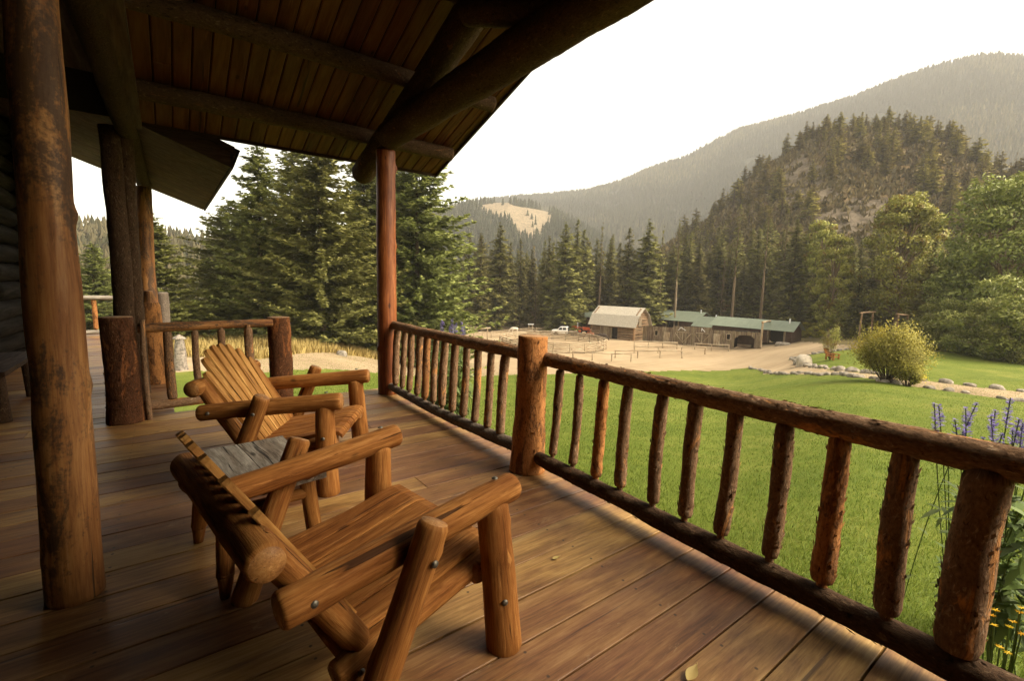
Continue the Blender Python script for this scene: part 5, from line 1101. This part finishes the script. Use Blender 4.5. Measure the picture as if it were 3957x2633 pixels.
# --- two orange tractors
def tractor(label, px, pb, a, canopy, loader):
    g = ground_at(px, pb); o = empty('tractor', g, rot_of(a), label, 'tractor', 'orange tractors behind the truck')
    mb = MB(); prism(mb, [(.3, .75), (.3, 1.45), (1.75, 1.35), (1.85, .75)], -.35, .35); mb.build('hood', MT['orange'], o); bx('engine', (.2, -.25, .45), (1.75, .25, .75), 'black', o); bx('seat', (-.75, -.28, 1.1), (-.3, .28, 1.55), 'black', o); bx('floor_plate', (-.8, -.6, .7), (.35, .6, .8), 'orange', o)
    for y in (-.75, .75):
        wheel('rear_wheel', o, (-.55, y, .68), .68, .4, 'orange'); wheel('front_wheel', o, (1.35, y * .9, .42), .42, .28, 'orange')
        mb = MB(); prism(mb, [(-1.2, 1.05), (-.9, 1.45), (-.2, 1.45), (0, 1.1)], y - .2, y + .2); mb.build('fender', MT['orange'], o)
        log_obj('roll_bar', (-.95, y * .65, 1.2), (-.95, y * .65, 2.45), .045, mat=[MT['white']] * 2, parent=o, na=8, dl=2, amp=0)
    log_obj('roll_bar', (-.95, -.49, 2.45), (-.95, .49, 2.45), .045, mat=[MT['white']] * 2, parent=o, na=8, dl=2, amp=0)
    if canopy: bx('canopy', (-1.2, -.7, 2.45), (.3, .7, 2.55), 'green_roof', o)
    if loader:
        for y in (-.5, .5): log_obj('loader_arm', (.1, y, 1.3), (2.1, y, .6), .07, mat=[MT['orange']] * 2, parent=o, na=6, dl=2, amp=0)
        mb = MB(); prism(mb, [(2.0, .12), (2.75, .08), (2.3, .3), (2.1, .75), (2.0, .75)], -.85, .85); mb.build('bucket', MT['orange'], o)
tractor('orange tractor with a white roll bar and its loader bucket lowered, left of the barn', 1338, 767.5, 128, False, True)
tractor('orange tractor under a canopy half hidden behind the white pickup', 1312, 764, 150, True, False)
# --- horses
def horse(label, px, pb, a, matn, graze, s=1.0):
    g = ground_at(px, pb); o = empty('horse', g, rot_of(a), label, 'horse', 'horses about the corral'); o.scale = (s, s, s)
    J = {'hip': (-.55, 0, 1.3, .27), 'rump': (-.78, 0, 1.22, .2), 'loin': (-.2, 0, 1.28, .27), 'chest': (.35, 0, 1.2, .3), 'sh': (.6, 0, 1.28, .23)}
    neck = [(.9, 0, 1.12, .17), (1.2, 0, .75, .13), (1.33, 0, .5, .12), (1.42, 0, .2, .075)] if graze else [(.85, 0, 1.55, .17), (1.05, 0, 1.8, .13), (1.2, 0, 1.82, .13), (1.5, 0, 1.6, .075)]
    V = []; R = []; E = []
    def v(p): V.append(p[:3]); R.append(p[3]); return len(V) - 1
    i = {k: v(q) for k, q in J.items()}; E += [(i['hip'], i['rump']), (i['hip'], i['loin']), (i['loin'], i['chest']), (i['chest'], i['sh'])]; last = i['sh']
    for q in neck: n = v(q); E.append((last, n)); last = n
    for y in (-1, 1):
        last = i['chest']
        for q in ((.42, y * .17, .95, .12), (.42, y * .17, .55, .065), (.42, y * .17, .3, .045), (.44, y * .17, .08, .05), (.47, y * .17, .02, .06)): n = v(q); E.append((last, n)); last = n
        last = i['hip']
        for q in ((-.6, y * .18, .98, .16), (-.55, y * .17, .75, .09), (-.78, y * .17, .52, .06), (-.74, y * .17, .25, .045), (-.7, y * .17, .06, .05), (-.67, y * .17, .02, .06)): n = v(q); E.append((last, n)); last = n
    me = bpy.data.meshes.new('body'); me.from_pydata(V, E, []); me.materials.append(MT[matn]); b_ = bpy.data.objects.new('body', me); sc.collection.objects.link(b_); b_.parent = o
    b_.modifiers.new('skin', 'SKIN'); b_.modifiers.new('sub', 'SUBSURF').render_levels = 1
    for k, sv in enumerate(me.skin_vertices[0].data): sv.radius = (R[k], R[k]); sv.use_root = k == 0
    mb = MB(); add_log(mb, (-.88, 0, 1.25), (-1.05, 0, .5), .07, .03, na=7, dl=.2); mb.build('tail', MT['horse_dark'], o)
    mb = MB(); p = [np.array(J['sh'][:3])] + [np.array(q[:3]) for q in neck[:2]]
    for a_, b2 in zip(p[:-1], p[1:]): add_log(mb, a_ + (-.12, 0, .14), b2 + (-.1, 0, .12), .06, .05, na=6, dl=.2)
    mb.build('mane', MT['horse_dark'], o)
    mb = MB(); hd = np.array(neck[2][:3])
    for y in (-.06, .06): add_log(mb, hd + (-.05, y, .05), hd + (-.07, y * 1.3, .24), .03, .008, na=5, dl=.1)
    mb.build('ears', MT[matn], o)
horse('dark horse standing broadside against the barn wall', 1384, 785.5, 140, 'horse_dark', True)
horse('brown horse just left of the dark horse by the barn', 1358, 782, 320, 'horse_bay', True)
horse('white horse grazing behind the round corral', 1184, 769, 315, 'horse_white', True)
horse('dark horse far left in the pasture, behind the purple flower spikes', 1028, 757, 320, 'horse_dark', True)
horse('bay horse in the pasture right of the far dark one', 1052, 758, 140, 'horse_bay', True)
# --- boulders and path stones
def rock_mesh(seed, matn, name='rock'):
    n = 9; V = []; th = np.linspace(0, math.pi, n)[1:-1]; ph = np.linspace(0, 2 * math.pi, 14, endpoint=False)
    V = [(0, 0, 1)] + [(math.sin(t) * math.cos(p), math.sin(t) * math.sin(p), math.cos(t)) for t in th for p in ph] + [(0, 0, -1)]
    V = np.array(V); V = V * (1 + .22 * fbm(V * 1.3 + seed, seed, 3))[:, None]; V = np.sign(V) * abs(V) ** .85
    Fs = [(0, 1 + k, 1 + (k + 1) % 14) for k in range(14)] + [(1 + r_ * 14 + k, 1 + r_ * 14 + 14 + k, 1 + r_ * 14 + 14 + (k + 1) % 14, 1 + r_ * 14 + (k + 1) % 14) for r_ in range(len(th) - 1) for k in range(14)] + [(1 + (len(th) - 1) * 14 + k, len(V) - 1, 1 + (len(th) - 1) * 14 + (k + 1) % 14) for k in range(14)]
    mb = MB(); mb.add(V, Fs); return mb.build(name, MT[matn], smooth=seed % 2 == 0)
def place_rock(o, p, w_, d, h, label, group=None, rz=None): o.location = p; o.scale = (w_, d, h); o.rotation_euler = (0, 0, random.uniform(0, 6) if rz is None else rz); tag(o, label, 'rock', group)
p = ground_at(1848, 841); m_ = px_m(p); place_rock(rock_mesh(2, 'boulder', 'boulder'), p + (0, 0, .2), 21 / m_, 17 / m_, 19 / m_, 'big pale rounded boulder at the mouth of the stone-edged path', None, .3)
p = ground_at(1836, 838); place_rock(rock_mesh(5, 'rock', 'boulder'), p, 10 / m_, 10 / m_, 8 / m_, 'grey rock leaning on the left side of the big pale boulder')
p = ground_at(786, 818); m_ = px_m(p); place_rock(rock_mesh(4, 'rock', 'boulder'), p, 17 / m_, 12 / m_, 13 / m_, 'grey boulder half sunk in the golden grass by the road')
p = ground_at(1772, 790); m_ = px_m(p); p = ground_at(1801, 795); place_rock(rock_mesh(7, 'rock', 'boulder'), p, 16 / m_, 9 / m_, 8 / m_, 'low flat rock heap in the yard before the long shed')
PR_ = [rock_mesh(10 + i, 'rock', 'path_stone') for i in range(5)]; nr_ = 0
def stones(line, n, lab, x0=0, lo=.14, hi=.34):
    global nr_
    P = [np.array(q) for q in line]; seg = np.cumsum([0] + [np.hypot(*(b_ - a)) for a, b_ in zip(P[:-1], P[1:])])
    for i in range(n):
        t = (i + random.uniform(.2, .8)) / n * seg[-1]; q = np.array([np.interp(t, seg, [a[k] for a in P]) for k in (0, 1)]) + rng.normal(0, .12, 2)
        o = PR_[nr_ % 5]; 
        if nr_ >= 5: o = o.copy(); sc.collection.objects.link(o)
        nr_ += 1; s = random.uniform(lo, hi); place_rock(o, (q[0], q[1], float(terrain(*q)) + .03), s * random.uniform(1, 1.7), s * random.uniform(.7, 1.1), s * random.uniform(.5, .9), lab, 'stones edging the path')
stones(world_line(path_lo[:4]) + [world_line(path_lo)[-1]], 44, 'grey stone in the row along the near edge of the path')
stones(world_line(path_hi), 34, 'grey stone in the row along the far edge of the path', hi=.42)
stones(world_line(lawn2_top[:4]), 20, 'grey stone in the row between the dirt yard and the far lawn', hi=.35)
# --- tiny garden chair on the far lawn
g1 = ground_at(1913, 829); m_ = px_m(g1); o = empty('garden_chair', g1, rot_of(200), 'tiny wooden garden chair on the far lawn under the young aspen', 'chair'); o.scale = (1.15,) * 3
for y in (-.3, .3):
    bx('leg', (.35, y - .05, 0), (.45, y + .05, .55), 'chair', o, 2); bx('leg', (-.35, y - .05, 0), (-.25, y + .05, .55), 'chair', o, 2); bx('armrest', (-.5, y - .09, .55), (.5, y + .09, .6), 'chair', o, 0)
bx('seat', (-.35, -.24, .3), (.45, .24, .36), 'chair', o)
mb = MB()
mb.add([(-.3, -.26, .3), (-.3, .26, .3), (-.62, .3, 1.0), (-.62, -.3, 1.0), (-.34, -.26, .3), (-.34, .26, .3), (-.66, .3, 1.0), (-.66, -.3, 1.0)], [(0, 1, 2, 3), (7, 6, 5, 4), (0, 4, 5, 1), (1, 5, 6, 2), (2, 6, 7, 3), (3, 7, 4, 0)]); mb.build('backrest', MT['chair'], o)
# --- stone pillar by the road, seen past the short railing
g1 = ground_at(417, 852); m_ = px_m(g1); o = empty('stone_pillar', g1, .3, 'mottled grey stone pillar with a small peaked cap beside the gravel road', 'pillar'); hp = 72 / m_; rp = 13 / m_
mb = MB(); add_log(mb, (0, 0, -.2), (0, 0, hp), rp * 1.15, rp * .72, na=16, dl=.06, amp=.1, fine=.09, dome=.02); mb.build('shaft', [MT['stone']] * 2, o, smooth=True)
mb = MB(); mb.box((-rp * .8, -rp * .8, hp), (rp * .8, rp * .8, hp + .05)); mb.add([(-rp * .8, -rp * .8, hp + .052), (rp * .8, -rp * .8, hp + .052), (rp * .8, rp * .8, hp + .052), (-rp * .8, rp * .8, hp + .052), (0, 0, hp + .25)], [(3, 2, 1, 0), (0, 1, 4), (1, 2, 4), (2, 3, 4), (3, 0, 4)]); mb.build('cap', MT['grey_wood'], o)
o = empty('stone_slab', (2.75, 4.0, float(terrain(2.75, 4.0)) - .05), .3, 'pale grey stone slab on the grass beyond the far railing', 'slab'); mb = MB(); mb.box((-.35, -.3, 0), (.35, .3, .22), 0, bev=.03); mb.build('block', MT['rock'], o)
# ---------------------------------------------------------------- garden flowers by the porch
def flower_clump(name, label, base, spikes, leaves, seed, matf='salvia', spike_l=.16, leaf_l=.11, cat='plant', group=None):
    """spikes: world tip positions; stems rise from the base"""
    rs = np.random.default_rng(seed); base = np.array(base); o = empty(name, base, 0, label, cat, group); fm = MB(); lm = MB()
    def leaf(p, a, l, pitch, tone):
        d = np.array([math.cos(a) * math.cos(pitch), math.sin(a) * math.cos(pitch), math.sin(pitch)]); s = np.array([-math.sin(a), math.cos(a), 0]) * l * .13; g = np.array([0, 0, -l * .22])
        V = [p, p + d * l * .35 + s, p + d * l * .35 - s, p + d * l * .72 + s * .7 + g * .5, p + d * l * .72 - s * .7 + g * .5, p + d * l + g]
        lm.add(V, [(0, 2, 1), (1, 2, 4, 3), (3, 4, 5)], c=tone)
    for tip in spikes:
        tip = np.array(tip) - base; b0 = np.array([rs.normal(0, .1), rs.normal(0, .1), 0]) + np.array([tip[0], tip[1], 0]) * .45; n = 9; t = np.linspace(0, 1, n)[:, None]; C = b0 + (tip - b0) * t + np.array([rs.normal(0, .03), rs.normal(0, .03), 0]) * np.sin(t * math.pi)
        sm = MB()
        for j in range(n - 1): add_log(sm, C[j], C[j + 1], .003, na=5, dl=2, caps=False, amp=0, fine=0)
        sm.build('stem', MT['plantleaf'], o)
        if matf:
            d = (C[-1] - C[-2]) / np.linalg.norm(C[-1] - C[-2]); sl_ = spike_l * rs.uniform(.75, 1.25)
            for w_ in np.linspace(0, 1, int(sl_ / .011)):
                if rs.random() < .1: continue
                q = C[-1] - d * sl_ * w_; rr_ = .012 + .014 * w_ ** .6
                for k in range(7):
                    a = rs.uniform(0, 6.28); e = np.array([math.cos(a), math.sin(a), rs.uniform(-.1, .7)]) * rr_ * rs.uniform(.7, 1.4); sd = np.array([-math.sin(a), math.cos(a), 0]) * .0075
                    fm.add([q, q + e * .7 + sd, q + e, q + e * .7 - sd], [(0, 1, 2, 3)], c=float(np.clip(rs.normal(.5, .2), 0, 1)))
        for k in range(leaves):
            u = rs.uniform(.12, .78) if matf else rs.uniform(.4, .97); p = b0 + (tip - b0) * u; leaf(p, rs.uniform(0, 6.28), leaf_l * rs.uniform(.6, 1.3), rs.uniform(-.7, .5), float(np.clip(rs.normal(.45, .2), 0, 1)))
    if leaves: lm.build('leaves', MT['plantleaf'], o, smooth=True)
    if matf: fm.build('flower_spikes', MT[matf], o)
    return o
def at_d(px, py, dep): return ray(px, py) * dep + (0, 0, H)
tips = [at_d(x, y, d) for x, y, d in ((2150, 930, 2.75), (2160, 934, 2.8), (2181, 1000, 2.8), (2197, 966, 2.75), (2222, 940, 2.7), (2247, 929, 2.8), (2262, 1010, 2.7), (2280, 958, 2.7), (2290, 946, 2.75), (2325, 916, 2.55), (2306, 1000, 2.6), (2330, 990, 2.7), (2345, 965, 2.6), (2353, 975, 2.65), (2375, 940, 2.6), (2400, 950, 2.6))]
bs = np.mean(tips, 0); bs = bs + (.1, -.1, 0); bs[2] = terrain(bs[0], bs[1]); flower_clump('salvia_plant', 'tall purple salvia spikes rising above the near railing at the right edge', bs, tips, 5, 801)
tips = [at_d(x, y, d) for x, y, d in ((2290, 1110, 2.2), (2330, 1090, 2.15), (2360, 1120, 2.1), (2250, 1130, 2.4), (2380, 1160, 2.0), (2345, 1180, 2.05), (2320, 1220, 2.1), (2400, 1100, 2.2), (2220, 1110, 2.5), (2370, 1250, 2.0))]
bs = at_d(2400, 1300, 2.15); bs[2] = terrain(bs[0], bs[1]); flower_clump('leafy_plant', 'drooping narrow-leaved plant hanging beside the thick upright at the right edge', bs, tips, 46, 802, None, leaf_l=.11)
fl = [(2290, 1405), (2281, 1417), (2286, 1439), (2322, 1443), (2330, 1432), (2346, 1410), (2351, 1400), (2350, 1460), (2300, 1490), (2318, 1503)]
pts = [at_d(x, y, 2.0) for x, y in fl]; bs = np.mean(pts, 0); bs[2] = terrain(bs[0], bs[1]); o = empty('yellow_flower', bs, 0, 'low plant with bright yellow daisies on the grass at the lower right corner', 'plant'); fm = MB(); sm = MB(); lm = MB()
for q in pts:
    q = q - bs; q[2] = max(q[2], .06); fm = MB(); sm = MB(); add_log(sm, (q[0] * .5, q[1] * .5, 0), q, .003, na=5, dl=.2, caps=False, amp=0); sm.build('stem', MT['plantleaf'], o)
    V = [q + (0, 0, .004)]; Fs = []
    for k in range(18):
        a = k * .349; e = np.array([math.cos(a), math.sin(a), random.uniform(-.1, .35)]) * (.018 if k % 2 else .007); V.append(q + e); Fs.append((0, 1 + k, 1 + (k + 1) % 18))
    fm.add(V, Fs, c=random.random()); fm.build('flower', MT['yellow'], o)
    for k in range(16):
        a = random.uniform(0, 6.28); p0 = np.array([q[0] * random.uniform(.3, 1.1), q[1] * random.uniform(.3, 1.1), random.uniform(.0, .1)]); e = np.array([math.cos(a), math.sin(a), random.uniform(0, .8)]) * .07; sd = np.array([-math.sin(a), math.cos(a), 0]) * .009; lm.add([p0, p0 + e * .5 + sd, p0 + e, p0 + e * .5 - sd], [(0, 1, 2, 3)], c=random.random())
lm.build('leaves', MT['plantleaf'], o)
tips = [at_d(x, y, d) for x, y, d in ((1040, 735, 5.6), (1050, 745, 5.5), (1062, 742, 5.7), (1068, 752, 5.6), (1016, 738, 5.8), (1020, 742, 5.6), (1035, 752, 5.5), (1046, 750, 5.8))]
bs = np.mean(tips, 0); bs[2] = terrain(bs[0], bs[1]); flower_clump('salvia_plant', 'purple flower spikes showing just over the far railing', bs, tips, 10, 803)
for lab, cx in (('tall leafy green garden plant behind the far railing, left one', 1000), ('tall leafy green garden plant behind the far railing, right one', 1050)):
    tips = [at_d(cx + random.uniform(-26, 26), random.uniform(775, 860), random.uniform(5.2, 6)) for k in range(26)]; bs = np.mean(tips, 0); bs[2] = terrain(bs[0], bs[1]); flower_clump('garden_plant', lab, bs, tips, 26, 804 + cx, None, leaf_l=.16, group='leafy plants behind the far railing')
# ---------------------------------------------------------------- wildfire haze: one even box of air round everything
mb = MB(); mb.box((-1500, -1500, -20), (1800, 1800, 760)); hz = mb.build('haze', MT['dark']); hz.data.materials.clear(); hm = bpy.data.materials.new('smoke_haze'); hm.use_nodes = True; nt = hm.node_tree; nt.nodes.clear()
pv = nt.nodes.new('ShaderNodeVolumePrincipled'); pv.inputs['Color'].default_value = (.97, .96, .96, 1); pv.inputs['Density'].default_value = .00025; om = nt.nodes.new('ShaderNodeOutputMaterial'); nt.links.new(pv.outputs[0], om.inputs['Volume']); hz.data.materials.append(hm); hz['kind'] = 'stuff'
